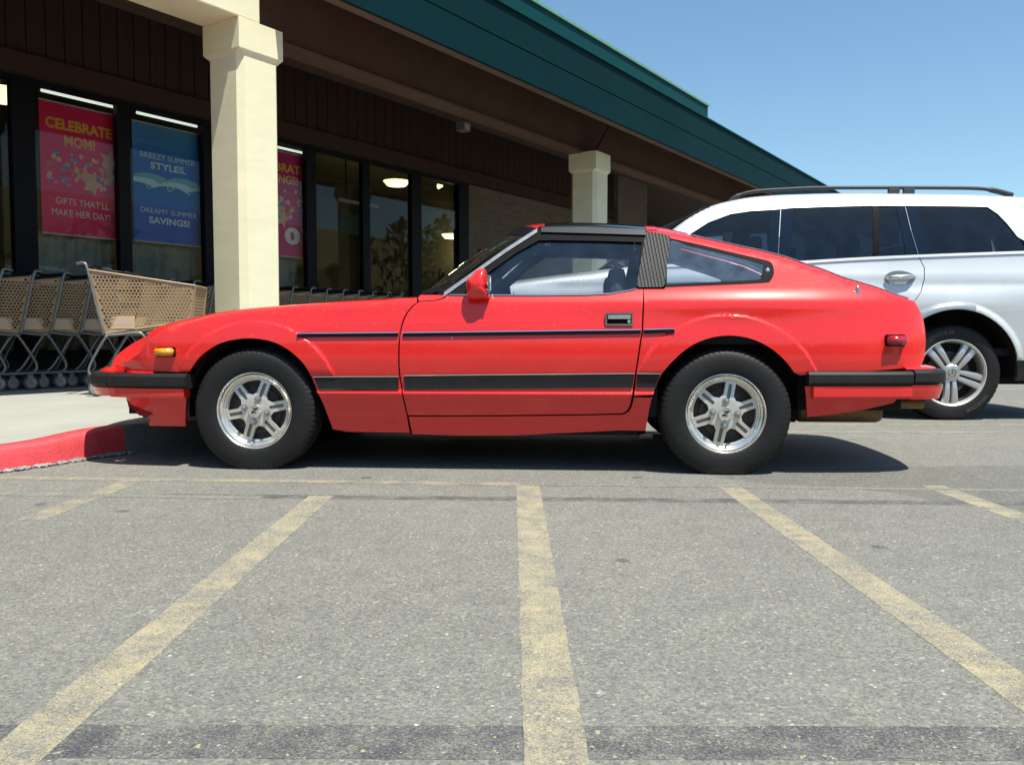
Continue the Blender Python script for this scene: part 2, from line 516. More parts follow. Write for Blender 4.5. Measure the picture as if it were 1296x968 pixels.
kerb(isp, len(kerb_pts) - 1, bare, "kerb")
# broken edge of old tarmac at the foot of the kerb
rub = M(); rnd = random.Random(3)
for i in range(400):
    k = rnd.uniform(5 * 6 - 12, isp + .6); j = int(k); f = k - j
    p = np.array(kerb_pts[j]) * (1 - f) + np.array(kerb_pts[j+1]) * f
    d = np.array(kerb_pts[j+1]) - np.array(kerb_pts[j]); d /= np.linalg.norm(d); n = np.array([d[1], -d[0]])
    p = p + n * rnd.uniform(0.0, .04)
    r = rnd.uniform(.005, .016); bm = bmesh.new(); bmesh.ops.create_icosphere(bm, subdivisions=1, radius=r)
    for v in bm.verts: v.co = Vector((v.co.x * rnd.uniform(.8, 1.7), v.co.y * rnd.uniform(.7, 1.3), v.co.z * rnd.uniform(.5, 1.0)))
    b0 = [(v.co.x + p[0], v.co.y + p[1], max(0, v.co.z) + rnd.uniform(0, .012)) for v in bm.verts]
    bm.verts.index_update(); rub.add(b0, [[v.index for v in fc.verts] for fc in bm.faces]); bm.free()
tag(rub.obj("kerb_rubble", mat("rubble", (.25, .25, .24), .95, var=.4, vscale=30, bump=.5, bscale=120), fix=False), kind="stuff")

# ------------------------------------------------------------------ far side of the car park, behind the camera
hill_m = mat("dry_grass_hill", (.20, .17, .075), .95, var=.35, vscale=.03)
hl = M(); rows = []
rn = random.Random(5)
ph = [rn.uniform(0, 6.28) for _ in range(9)]
for i in range(30):
    row = []
    for j in range(90):
        a = math.pi * .98 + math.pi * 1.28 * j / 89
        r = 110 + i * 14
        x, y = r * math.cos(a), r * math.sin(a)
        e = sum(math.sin(a * (k * 1.7 + 2) + ph[k]) / (k + 1.5) for k in range(6))
        z = max(-1, (sstep((r - 115) / 330)) * (62 + 13 * e) * sstep(j / 8) * sstep((89 - j) / 14))
        row.append((x, y, z - .5))
    rows.append(row)
hl.grid(rows)
tag(hl.obj("hills", hill_m, smooth=True), kind="structure")
leaf = mat("tree_foliage", (.045, .065, .025), .7, var=.5, vscale=.8)
fm = M(); rn = random.Random(11)
for k in range(130):
    a = math.pi + rn.uniform(.05, math.pi * 1.26); r = rn.uniform(55, 95)
    x, y = r * math.cos(a), r * math.sin(a); hgt = rn.uniform(4, 10); wd = hgt * rn.uniform(.3, .5)
    for q in range(420):
        u, v, w = rn.gauss(0, .42), rn.gauss(0, .42), rn.random()
        sc = math.sin(min(1, w * .9 + .12) * math.pi) ** .7
        c = Vector((x + u * wd * sc * 1.6, y + v * wd * sc * 1.6, hgt * (.12 + .9 * w)))
        s = rn.uniform(.16, .42); A = Vector((rn.gauss(0, 1), rn.gauss(0, 1), rn.gauss(0, 1))).normalized() * s; B = A.orthogonal().normalized() * s
        fm.add([c + A, c + B, c - A, c - B], [(0, 1, 2, 3)])
tag(fm.obj("far_wood", leaf, fix=False), kind="stuff")
# ------------------------------------------------------------------ the store
BROT = math.atan2(BD[1], BD[0])
store = empty("store_building", (C1[0], C1[1], 0), BROT)
tag(store, "single storey shop with brown siding, dark green roof edge and cream columns", "building")
# local axes of the store: x = along the front (s), y = towards the shop (q), z up
def bq(px, py, q):
    r = ray(px, py)
    den = r[:2] @ BN; t = (-q + C1 @ BN) / den
    p = r[:2] * t
    return float((p - C1) @ BD), float(HCAM + r[2] * t)
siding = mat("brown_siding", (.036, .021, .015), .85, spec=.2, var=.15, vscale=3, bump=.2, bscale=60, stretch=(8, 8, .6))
trim = mat("brown_trim", (.045, .025, .018), .8, spec=.2, var=.12, vscale=2, bump=.15, bscale=60)
beamm = mat("brown_beam", (.085, .045, .031), .75, spec=.2, var=.14, vscale=1.4, bump=.2, bscale=40)
soffm = mat("brown_soffit", (.10, .06, .04), .8, var=.1)
cream = mat("cream_stucco", (.78, .75, .53), .85, var=.06, vscale=2.5, bump=.2, bscale=70, stretch=(1, 1, 3.2))
teal = mat("teal_painted_metal", (.0020, .022, .026), .6, spec=.06, var=.10, vscale=.7, bump=.05, bscale=8)
teal2 = mat("teal_edge_trim", (.004, .050, .054), .5, spec=.08, var=.08)
green = mat("pale_green_trim", (.12, .30, .20), .5, var=.1)
blackm = mat("black_anodised_frame", (.006, .006, .009), .5, spec=.15)
SILL, HEAD, TOP = .42, 3.165, 4.10

# block wall beyond the windows
def block_mat(name, c, c2, mortar, sc=1.0):
    m = bpy.data.materials.new(name); m.use_nodes = True; t = m.node_tree; b = t.nodes["Principled BSDF"]
    tc = N(t, "ShaderNodeTexCoord"); sp = N(t, "ShaderNodeSeparateXYZ"); cb = N(t, "ShaderNodeCombineXYZ")
    t.links.new(tc.outputs["Object"], sp.inputs[0]); t.links.new(sp.outputs[0], cb.inputs[0]); t.links.new(sp.outputs[2], cb.inputs[1])
    br = N(t, "ShaderNodeTexBrick", i_Scale=1.0); t.links.new(cb.outputs[0], br.inputs["Vector"])
    br.inputs["Brick Width"].default_value = .4 * sc; br.inputs["Row Height"].default_value = .2 * sc; br.inputs["Mortar Size"].default_value = .006
    br.inputs["Color1"].default_value = (*c, 1); br.inputs["Color2"].default_value = (*c2, 1); br.inputs["Mortar"].default_value = (*mortar, 1)
    n = N(t, "ShaderNodeTexNoise", i_Scale=28.0, i_Detail=6.0); t.links.new(tc.outputs["Object"], n.inputs["Vector"])
    t.links.new(mixc(t, 1.0, br.outputs[0], ramp(t, n.outputs[0], [(.3, .62), (.7, 1.3)]), 'MULTIPLY'), b.inputs["Base Color"])
    b.inputs["Roughness"].default_value = .95
    bp = N(t, "ShaderNodeBump", i_Strength=.8, i_Distance=.02); t.links.new(n.outputs[0], bp.inputs["Height"]); t.links.new(bp.outputs[0], b.inputs["Normal"])
    return m
block = block_mat("grey_brown_block", (.15, .12, .095), (.13, .105, .085), (.10, .085, .07))
rough_block = block_mat("split_face_block", (.17, .145, .115), (.15, .125, .10), (.15, .125, .10))
s_win_r = bq(592, 300, 2.4)[0]
s_blk_r = bq(773, 250, 2.4)[0]; s_pil_r = bq(815, 250, 2.3)[0]
w = M(); w.box(s_win_r, s_blk_r, 2.40, 2.7, .1, HEAD + .12);
w.obj("block_wall", block, store); w = M(); w.box(-9, -4.5, 2.40, 2.7, .1, HEAD + .12)
w.obj("block_wall", block, store)
w = M(); w.box(s_blk_r, s_pil_r, 2.22, 2.7, .1, TOP - .01)
w.obj("stone_pier", rough_block, store)
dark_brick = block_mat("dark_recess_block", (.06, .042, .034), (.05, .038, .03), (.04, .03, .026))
s_end = bq(893, 258, 5.0)[0]
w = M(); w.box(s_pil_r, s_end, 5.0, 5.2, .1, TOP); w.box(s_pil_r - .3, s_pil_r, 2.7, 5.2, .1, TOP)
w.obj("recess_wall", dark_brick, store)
# boards above the windows: each board with its groove
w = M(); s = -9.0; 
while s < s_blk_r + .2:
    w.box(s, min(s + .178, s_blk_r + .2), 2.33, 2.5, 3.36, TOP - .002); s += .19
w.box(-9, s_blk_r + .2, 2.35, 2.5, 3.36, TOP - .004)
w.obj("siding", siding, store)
w = M(); w.box(-9, s_blk_r + .2, 2.29, 2.5, HEAD + .003, 3.365); w.obj("head_trim", trim, store)
w = M(); w.box(-9, s_win_r, 2.36, 2.6, .1, SILL); w.obj("bulkhead", mat("dark_bulkhead", (.03, .026, .024), .8, var=.2), store)
# soffit, beam, fascia, roof
w = M(); w.box(.10, s_end + .2, -.97, 5.3, TOP, TOP + .06); w.box(-9, .10, 0.2, 2.5, TOP + .001, TOP + .06); w.obj("soffit", soffm, store)
w = M(); w.box(.235, s_end + .3, 0.02, .20, 3.352, TOP - .002); w.obj("beam", beamm, store)
w = M(); w.box(.235, s_end + .3, -.012, .23, 3.34, 3.372); w.obj("beam_flange", mat("brown_flange", (.11, .06, .04), .6), store)
w = M(); w.box(.12, s_end + .5, -1.0, -.965, 3.475, 3.80); w.box(.12, s_end + .5, -.995, -.965, 3.80, 3.815); w.box(.12, s_end + .5, -1.004, -.965, 3.815, 4.165)
w.obj("fascia", teal, store)
w = M(); w.box(.12, s_end + .5, -1.03, -.96, 4.167, 4.192); w.obj("drip_edge", teal2, store)
w = M(); w.box(.122, s_end + .5, -.962, -.86, 3.47, 3.50); w.box(.122, s_end+.5, -.88, -.86, 3.5, TOP); w.obj("fascia_return", soffm, store)
w = M(); w.add([(.12, -.965, 4.168), (s_end + .5, -.965, 4.168), (s_end + .5, 5.4, 4.35), (.12, 5.4, 4.35)], [(0, 1, 2, 3)])
w.add([(-9, .22, 4.168), (.12, .22, 4.168), (.12, 5.4, 4.35), (-9, 5.4, 4.35)], [(0, 1, 2, 3)])
w.obj("roof", mat("roof_felt", (.12, .12, .11), .9), store, fix=False)
# raised clerestory behind the roof edge
su = bq(892, 145, .55)[0]
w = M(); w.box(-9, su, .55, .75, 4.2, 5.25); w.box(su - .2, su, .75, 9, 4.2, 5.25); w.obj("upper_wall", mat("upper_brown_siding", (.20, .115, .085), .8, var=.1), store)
w = M(); w.box(-9, su + .04, .50, .80, 5.20, 5.43); w.box(su - .24, su + .04, .80, 9, 5.20, 5.43); w.obj("upper_fascia", teal2, store)
w = M(); w.box(-9, su + .06, .47, .84, 5.432, 5.475); w.box(su - .28, su + .06, .84, 9, 5.432, 5.475); w.obj("coping", green, store)
w = M(); w.tube([(su + .14, .6, 4.3), (su + .14, .6, 5.4), (su + .06, .6, 5.44)], .035, 10); w.obj("vent_pipe", mat("galvanised", (.4, .42, .42), .4, .8), store)
# portal beam on the left
w = M(); w.bbox(-9, .02, -.235, .235, 3.352, 4.55, .012); w.obj("portal_beam", cream, store)
w = M(); w.tube([(8.6, .05, 3.9), (6.62, -.3, 3.9), (6.50, -.05, 3.42)], .018, 8); w.obj("conduit", trim, store)

# columns with chamfered shafts and stopped capitals
def column(s, H=.230, B=.214):
    c = M()
    def ring(h, ch, z): 
        return [(s + a, b, z) for a, b in ((-h+ch,-h),(h-ch,-h),(h,-h+ch),(h,h-ch),(h-ch,h),(-h+ch,h),(-h,h-ch),(-h,-h+ch))]
    rows = [ring(B, .058, .1), ring(B, .050, 3.05), ring(B + .002, .050, 3.06), ring(H - .002, .012, 3.092), ring(H, .003, 3.10), ring(H, .003, 3.35)]
    for a, b_ in zip(rows[:-1], rows[1:]): c.grid([a, b_], closed_v=True)
    c.add(rows[-1], [tuple(range(8))])
    o = c.obj("column", cream, store)
    p = M(); p.add(ring(.215, .06, .1) + ring(.215, .06, .34), [(i, (i+1) % 8, 8 + (i+1) % 8, 8 + i) for i in range(8)] + [tuple(range(8, 16))])
    p.obj("column_base", trim, o)
for s in (-6.5, 6.42, 12.84, 19.26): column(s)
column(.03, .241, .221)
# window frames and panes
pane_glass = glass("shop_window_glass", (.95, .97, .95), 1.36)
bounds = [bq(17, 280, 2.4)[0], bq(46, 280, 2.4)[0], bq(150, 280, 2.4)[0], bq(165, 280, 2.4)[0], bq(258, 280, 2.4)[0], bq(273, 280, 2.4)[0], bq(387, 280, 2.4)[0], bq(399, 280, 2.4)[0],
          bq(458, 280, 2.4)[0], bq(467, 280, 2.4)[0], bq(520, 290, 2.4)[0], bq(532, 290, 2.4)[0], bq(580, 300, 2.4)[0], s_win_r]
panes = [(-4.2, bounds[0])] + [(bounds[i], bounds[i+1]) for i in range(1, 12, 2)]
sd, se = bounds[5], bounds[6]
print("panes", [(round(a, 2), round(b, 2)) for a, b in panes])
for i, (a, b) in enumerate(panes):
    if i == 0: l = a - .3
    else: l = (panes[i-1][1] + a) / 2
    r = (b + panes[i+1][0]) / 2 if i + 1 < len(panes) else s_win_r
    f = M(); f.box(l, a, 2.375, 2.45, SILL, HEAD); f.box(b, r, 2.375, 2.45, SILL, HEAD)
    f.box(a, b, 2.38, 2.45, HEAD - .05, HEAD); f.box(a, b, 2.38, 2.45, SILL, SILL + .09)
    fo = f.obj("window", blackm, store)
    p = M(); p.add([(a, 2.42, SILL + .09), (b, 2.42, SILL + .09), (b, 2.42, HEAD - .05), (a, 2.42, HEAD - .05)], [(0, 1, 2, 3)])
    p.obj("pane", pane_glass, fo, fix=False)
# inside of the shop
inner_w = M(); X0, X1, Q0, Q1 = -9.0, s_win_r + 4, 2.6, 9.0
inner_w.add([(X0, Q1, .1), (X1, Q1, .1), (X1, Q1, 4), (X0, Q1, 4), (X0, Q0, .1), (X0, Q0, 4), (X1, Q0, .1), (X1, Q0, 4)], [(0, 1, 2, 3), (0, 3, 5, 4), (1, 6, 7, 2), (3, 2, 7, 5)])
inner_w.obj("interior_wall", mat("olive_interior_wall", (.17, .155, .085), .8, var=.2, vscale=.8), store, fix=False)
inner_f = M(); inner_f.add([(X0, Q0, .18), (X1, Q0, .18), (X1, Q1, .18), (X0, Q1, .18)], [(0, 1, 2, 3)])
inner_f.obj("interior_floor", mat("interior_floor", (.10, .09, .07), .5), store, fix=False)
bl = M(); 
for i in range(1, 4):
    a, b = panes[i]
    a -= .03; b += .03
    k = int((b - a) / .05)
    rows = [[(a + (b-a)*j/k, 2.60 + (.012 if j % 2 else 0), .5), (a + (b-a)*j/k, 2.60 + (.012 if j % 2 else 0), 1.72)] for j in range(k+1)]
    bl.grid(rows)
bl.obj("interior_screen", mat("grey_green_screen", (.22, .25, .20), .8, var=.2, vscale=4, stretch=(6, 6, .6)), store, fix=False)
sh = M()
for i in range(4, 7):
    a, b = panes[i]; sh.box(a, b + .1, 2.62, 2.9, .5, 1.30)
sh.obj("interior_counter", mat("grey_counter", (.22, .21, .17), .7, var=.3, vscale=5), store)

# white lamps hanging inside
lamp_m = mat("lit_lamp_shade", (.8, .78, .6), .5, emit=(1.0, .90, .52), estr=1.0)
lamp_d = mat("lamp_bracket", (.05, .05, .05), .4, .5)
def lamp(px, py, q, wd, label):
    s, z = bq(px, py, q)
    o = empty("hanging_lamp", (*bw(s, -q), z), BROT)
    tag(o, label, "lamp", "lamps hanging inside the shop")
    m = M(); m.lathe([(wd*.04, 0), (wd*.35, .01), (wd*.5, .09), (wd*.5, .10), (.001, .12)], 20)
    m.v = [(x, z_, y - .06) for x, y, z_ in m.v]; m.obj("lamp_shade", lamp_m, o, smooth=True)
    m = M(); m.tube([(0, 0, .05), (0, 0, 3.9 - z)], .008, 6); m.tube([(-wd*.2, 0, .09), (wd*.2, 0, .09)], .012, 6); m.obj("stem", lamp_d, o)
    if q > 4:
        ld = bpy.data.lights.new("lamp_light", 'POINT'); ld.energy = 7; ld.shadow_soft_size = .12; ld.color = (1, .9, .55)
        lo = bpy.data.objects.new("lamp_light", ld); COL.objects.link(lo); lo.parent = o; lo.location = (0, 0, -.22)
lamp(502, 232, 4.6, .50, "largest lit bowl lamp hanging behind the middle windows right of the cream column")
lamp(571, 299, 5.4, .42, "small lit lamp low behind the last window before the block wall")
lamp(2, 121, 3.6, .62, "pale lit lamp behind the window at the left edge of the photo")
s, z = bq(557, 236, 4.0)
o = empty("spot_lamp", (*bw(s, -4.0), z), BROT); tag(o, "small bright spot lamp under the ceiling behind the last window", "lamp")
m = M(); m.lathe([(.02, -.05), (.05, .04), (.001, .05)], 14); m.obj("lamp_shade", lamp_m, o, smooth=True)
m = M(); m.tube([(0, 0, .03), (0, 0, 3.9 - z)], .008, 6); m.obj("stem", lamp_d, o)
# tube lights above the posters
tube_m = mat("fluorescent_tube", (.9, .9, .85), .4, emit=(.85, .95, .85), estr=.55)
for (a, b, lab) in (((52, 114.5), (143.6, 135.5), "thin lit tube light above the pink poster"), ((173, 142.4), (249, 160.6), "thin lit tube light above the blue poster"), ((345, 184), (389, 196), "thin lit tube light above the poster half hidden by the cream column")):
    s0, z0 = bq(*a, 2.58); s1, z1 = bq(*b, 2.58)
    m = M(); m.tube([(s0, 2.58, (z0+z1)/2), (s1, 2.58, (z0+z1)/2)], .016, 8)
    c = Vector(((s0+s1)/2, 2.58, (z0+z1)/2)); m.v = [tuple(Vector(v) - c) for v in m.v]
    wx, wy = bw(c.x, -2.58)
    o = m.obj("tube_light", tube_m, None, smooth=True, loc=(wx, wy, c.z)); o.rotation_euler.z = BROT
    tag(o, lab, "light", "tube lights above the posters")
# lettering on the wall inside
gold = mat("dark_letters", (.015, .012, .008), .6)
s0, zz = bq(478, 347, 6.0); s1, _ = bq(590, 340, 6.0)
v, f = text_mesh("Great Values from A", 1.0, .012, 'LEFT', extrude=.01)
xm = max(p[0] for p in v); sc = (s1 - s0) / xm
m = M(); m.add([(p[0]*sc, p[2]*1.0, p[1]*sc*1.0) for p in v], f)
wx, wy = bw(s0, -6.0)
o = m.obj("wall_lettering", gold, None, fix=False, loc=(wx, wy, zz)); o.rotation_euler.z = BROT
tag(o, "dark letters reading Great Values from A on a wall inside the shop", "lettering")
# white board and dark green board hanging inside
s0, z1 = bq(428, 246, 3.4); s1, z0 = bq(480, 264, 3.4)
o = empty("hanging_board", (*bw(s0, -3.4), z0), BROT); tag(o, "small pale board hanging from the ceiling behind the middle window", "sign")
m = M(); m.bbox(0, s1 - s0, 0, .03, 0, z1 - z0 - .05, .005); m.obj("board", mat("pale_board", (.30, .30, .24), .7, var=.1), o)
m = M(); m.tube([((s1-s0)*.2, .015, z1-z0-.06), ((s1-s0)*.2, .015, 3.9 - z0)], .01, 6); m.obj("stem", lamp_d, o)
s0, z1 = bq(430, 268, 3.8); s1, z0 = bq(482, 302, 3.8)
m = M(); m.bbox(0, s1 - s0, 0, .03, 0, z1 - z0, .005)
o = m.obj("hanging_banner", mat("dark_green_board", (.02, .06, .035), .6), None, loc=(*bw(s0, -3.8), z0)); o.rotation_euler.z = BROT
tag(o, "dark green banner below the pale board behind the middle window", "banner")

# ------------------------------------------------------------------ posters behind the glass
def poster(tl, br_, label, base, build):
    q = 2.52
    s0, z1 = bq(*tl, q); s1, _ = bq(br_[0], br_[1], q); z0 = bq(*br_, q)[1]
    W, H = s1 - s0, z1 - z0
    wx, wy = bw(s0, -q)
    o = empty("poster", (wx, wy, z0), BROT); tag(o, label, "poster")
    m = M(); m.box(0, W, 0, .006, 0, H); m.obj("sheet", base, o)
    for zz_ in (H + .008, -.008):
        rl = M(); rl.tube([(0, .003, zz_), (W, .003, zz_)], .010, 8); rl.obj("hanger", bpy.data.materials.get("pale_rail") or mat("pale_rail", (.5, .5, .5), .4), o)
    build(o, W, H)
    return o
def put_text(o, name, txt, cx, cz, width, height, m, bold=.0, lift=.002):
    v, f = text_mesh(txt, 1.0, bold)
    a = np.array(v); lo, hi = a.min(0), a.max(0)
    mm = M(); mm.add([((p[0] - (lo[0]+hi[0])/2) * width / (hi[0]-lo[0]) + cx, -lift, (p[1] - (lo[1]+hi[1])/2) * height / (hi[1]-lo[1]) + cz) for p in v], f)
    mm.obj(name, m, o, fix=False)
def blob(m, cx, cz, r, n, lift, rng, petals=0):
    pts = []
    for k in range(n):
        a = 2*math.pi*k/n; rr = r * (1 + (.45*math.cos(petals*a) if petals else 0) + rng.uniform(-.12, .12))
        pts.append((cx + rr*math.cos(a), -lift, cz + rr*math.sin(a)))
    m.add([(cx, -lift, cz)] + pts, [(0, 1+k, 1+(k+1) % n) for k in range(n)])
yt = mat("poster_yellow", (.95, .50, .06), .7); wt = mat("poster_white", (.72, .72, .72), .7); pt = mat("poster_pale_blue", (.62, .80, .88), .7)
pk = mat("poster_pink", (.80, .012, .12), .6); pu = mat("poster_plum", (.62, .02, .18), .6)
def confetti(o, W, H, z0, z1, seed, n=34):
    rng = random.Random(seed)
    for nm, colr, cnt, pet in (("flower_print", (.75, .42, .22), 4, 5), ("petal_print", (.80, .52, .25), n, 0), ("bird_print", (.10, .40, .55), n//3, 2), ("leaf_print", (.75, .12, .12), n//3, 3)):
        m = M()
        for k in range(cnt):
            big = pet == 5
            blob(m, rng.uniform(.08, .92)*W, z0 + (z1 - z0)*rng.random(), (.10 if big else rng.uniform(.015, .038))*W*1.0, 15 if pet else 7, .0015 + .0004*(k % 5) + (.002 if pet else 0), rng, pet)
        m.obj(nm, mat("print_ink", colr, .7), o, fix=False)
def p1_(o, W, H):
    put_text(o, "lettering", "CELEBRATE", W*.5, H*.845, W*.86, H*.085, yt, .035, .004)
    put_text(o, "lettering", "MOM!", W*.5, H*.725, W*.40, H*.085, yt, .035, .004)
    confetti(o, W, H, H*.36, H*.64, 2)
    put_text(o, "lettering", "GIFTS THAT'LL", W*.52, H*.255, W*.70, H*.052, wt, 0, .006)
    put_text(o, "lettering", "MAKE HER DAY!", W*.5, H*.165, W*.76, H*.052, wt, 0, .006)
poster((48.8, 125.7), (150.6, 303), "pink poster with yellow letters reading CELEBRATE MOM! in the left shop window", pk, p1_)
def p2_(o, W, H):
    put_text(o, "lettering", "BREEZY SUMMER", W*.5, H*.735, W*.80, H*.045, pt, 0, .004)
    put_text(o, "lettering", "STYLES.", W*.5, H*.655, W*.52, H*.06, pt, .03, .004)
    for ph_, zc, colr in ((0, .545, (.16, .52, .56)), (1.4, .50, (.50, .80, .88)), (2.6, .455, (.010, .16, .50))):
        m = M(); rows = []
        for k in range(61):
            x = W * k / 60; a = 2*math.pi*k/60*2.1 + ph_
            c = zc*H + .028*H*(abs(math.sin(a/2))**.6)*1.4
            rows.append([(x, -.0020 - ph_*.0006, c), (x, -.0020 - ph_*.0006, (zc - .11)*H)])
        m.grid(rows); m.obj("wave_print", mat("wave_ink", colr, .7), o, fix=False)
    m = M()
    for kx in (.22, .52, .80):
        sp = [(W*kx + .055*W*(1 - k/26)*math.cos(k*.42), -.0052, H*.475 + .055*W*(1 - k/26)*math.sin(k*.42)) for k in range(22)]
        m.tube(sp, [.0075*W*(1 - k/30) for k in range(22)], 5)
    m.v = [(x, -.0050 + (y + .0052)*.1, z) for x, y, z in m.v]
    m.obj("curl_print", mat("curl_ink", (.60, .88, .92), .7), o, fix=False)
    put_text(o, "lettering", "DREAMY SUMMER", W*.5, H*.265, W*.82, H*.045, pt, 0, .006)
    put_text(o, "lettering", "SAVINGS!", W*.5, H*.185, W*.60, H*.06, pt, .03, .006)
m = bpy.data.materials.new("poster_blue"); m.use_nodes = True; t = m.node_tree
tc = N(t, "ShaderNodeTexCoord"); sp = N(t, "ShaderNodeSeparateXYZ"); t.links.new(tc.outputs["Object"], sp.inputs[0])
mr = N(t, "ShaderNodeMapRange"); mr.inputs[2].default_value = 1.75; t.links.new(sp.outputs[2], mr.inputs[0])
t.links.new(ramp(t, mr.outputs[0], [(0, (.004, .10, .55)), (.5, (.008, .15, .62)), (.72, (.07, .32, .66)), (1, (.004, .08, .70))]), t.nodes["Principled BSDF"].inputs["Base Color"])
t.nodes["Principled BSDF"].inputs["Roughness"].default_value = .6
poster((166.8, 152.8), (256.6, 312), "blue poster with pale waves reading BREEZY SUMMER STYLES. in the second shop window", m, p2_)
def p3_(o, W, H):
    put_text(o, "lettering", "CELEBRATE", W*.5, H*.855, W*.86, H*.085, yt, .035, .004)
    put_text(o, "lettering", "SAVINGS!", W*.5, H*.745, W*.62, H*.085, yt, .035, .004)
    confetti(o, W, H, H*.36, H*.64, 9)
    put_text(o, "lettering", "0", W*.70, H*.20, W*.26, H*.17, wt, .05, .008)
    put_text(o, "lettering", "%", W*.90, H*.255, W*.12, H*.055, wt, .0, .008)
z_top = 197.0
poster((312, 183), (392, 327), "pink poster reading 0% half hidden by the thick cream column", pu, p3_)

# flood light under the eaves
s, z = bq(586, 160, 1.9)
fl = empty("flood_light", (*bw(s, -1.9), z), BROT); tag(fl, "small grey box light under the brown eaves in front of the siding", "light fitting")
m = M(); m.bbox(-.09, .09, -.08, .08, -.08, .06, .012); m.obj("housing", mat("grey_fitting", (.22, .21, .20), .5), fl)
m = M(); m.bbox(-.06, .06, -.086, -.078, -.06, .03, .003); m.obj("lens", mat("lens", (.5, .5, .48), .2), fl)
m = M(); m.tube([(0, 0, .05), (0, 0, TOP - z)], .014, 8); m.obj("stem", mat("fitting_stem", (.1, .1, .1), .5), fl)
# ------------------------------------------------------------------ shopping carts
beige = mat("beige_plastic", (.31, .215, .125), .5, var=.08, vscale=5)
beige_s = mat("beige_plate", (.50, .36, .24), .55)
steel = mat("galvanised_tube", (.20, .21, .215), .42, .6, var=.15, vscale=12)
dark_pl = mat("dark_plastic", (.018, .02, .028), .45)
rubber_g = mat("grey_caster_rubber", (.10, .10, .10), .6)
caster_m = mat("caster_hub", (.35, .35, .34), .4, .5)

def honeycomb(outline, pitch=.030, r=.0124, margin=.024):
    o = np.array(outline); lo, hi = o.min(0), o.max(0); C = []
    y = lo[1]; k = 0
    while y < hi[1]:
        x = lo[0] + (pitch/2 if k % 2 else 0)
        while x < hi[0]: C.append((x, y)); x += pitch
        y += pitch * .866; k += 1
    C = np.array(C); C = C[pip(C, outline)]; C = C[dist_loop(C, outline) > margin]
    return [[(c[0] + r*math.cos(a + math.pi/6), c[1] + r*math.sin(a + math.pi/6)) for a in [math.pi/3*j for j in range(6)]] for c in C]

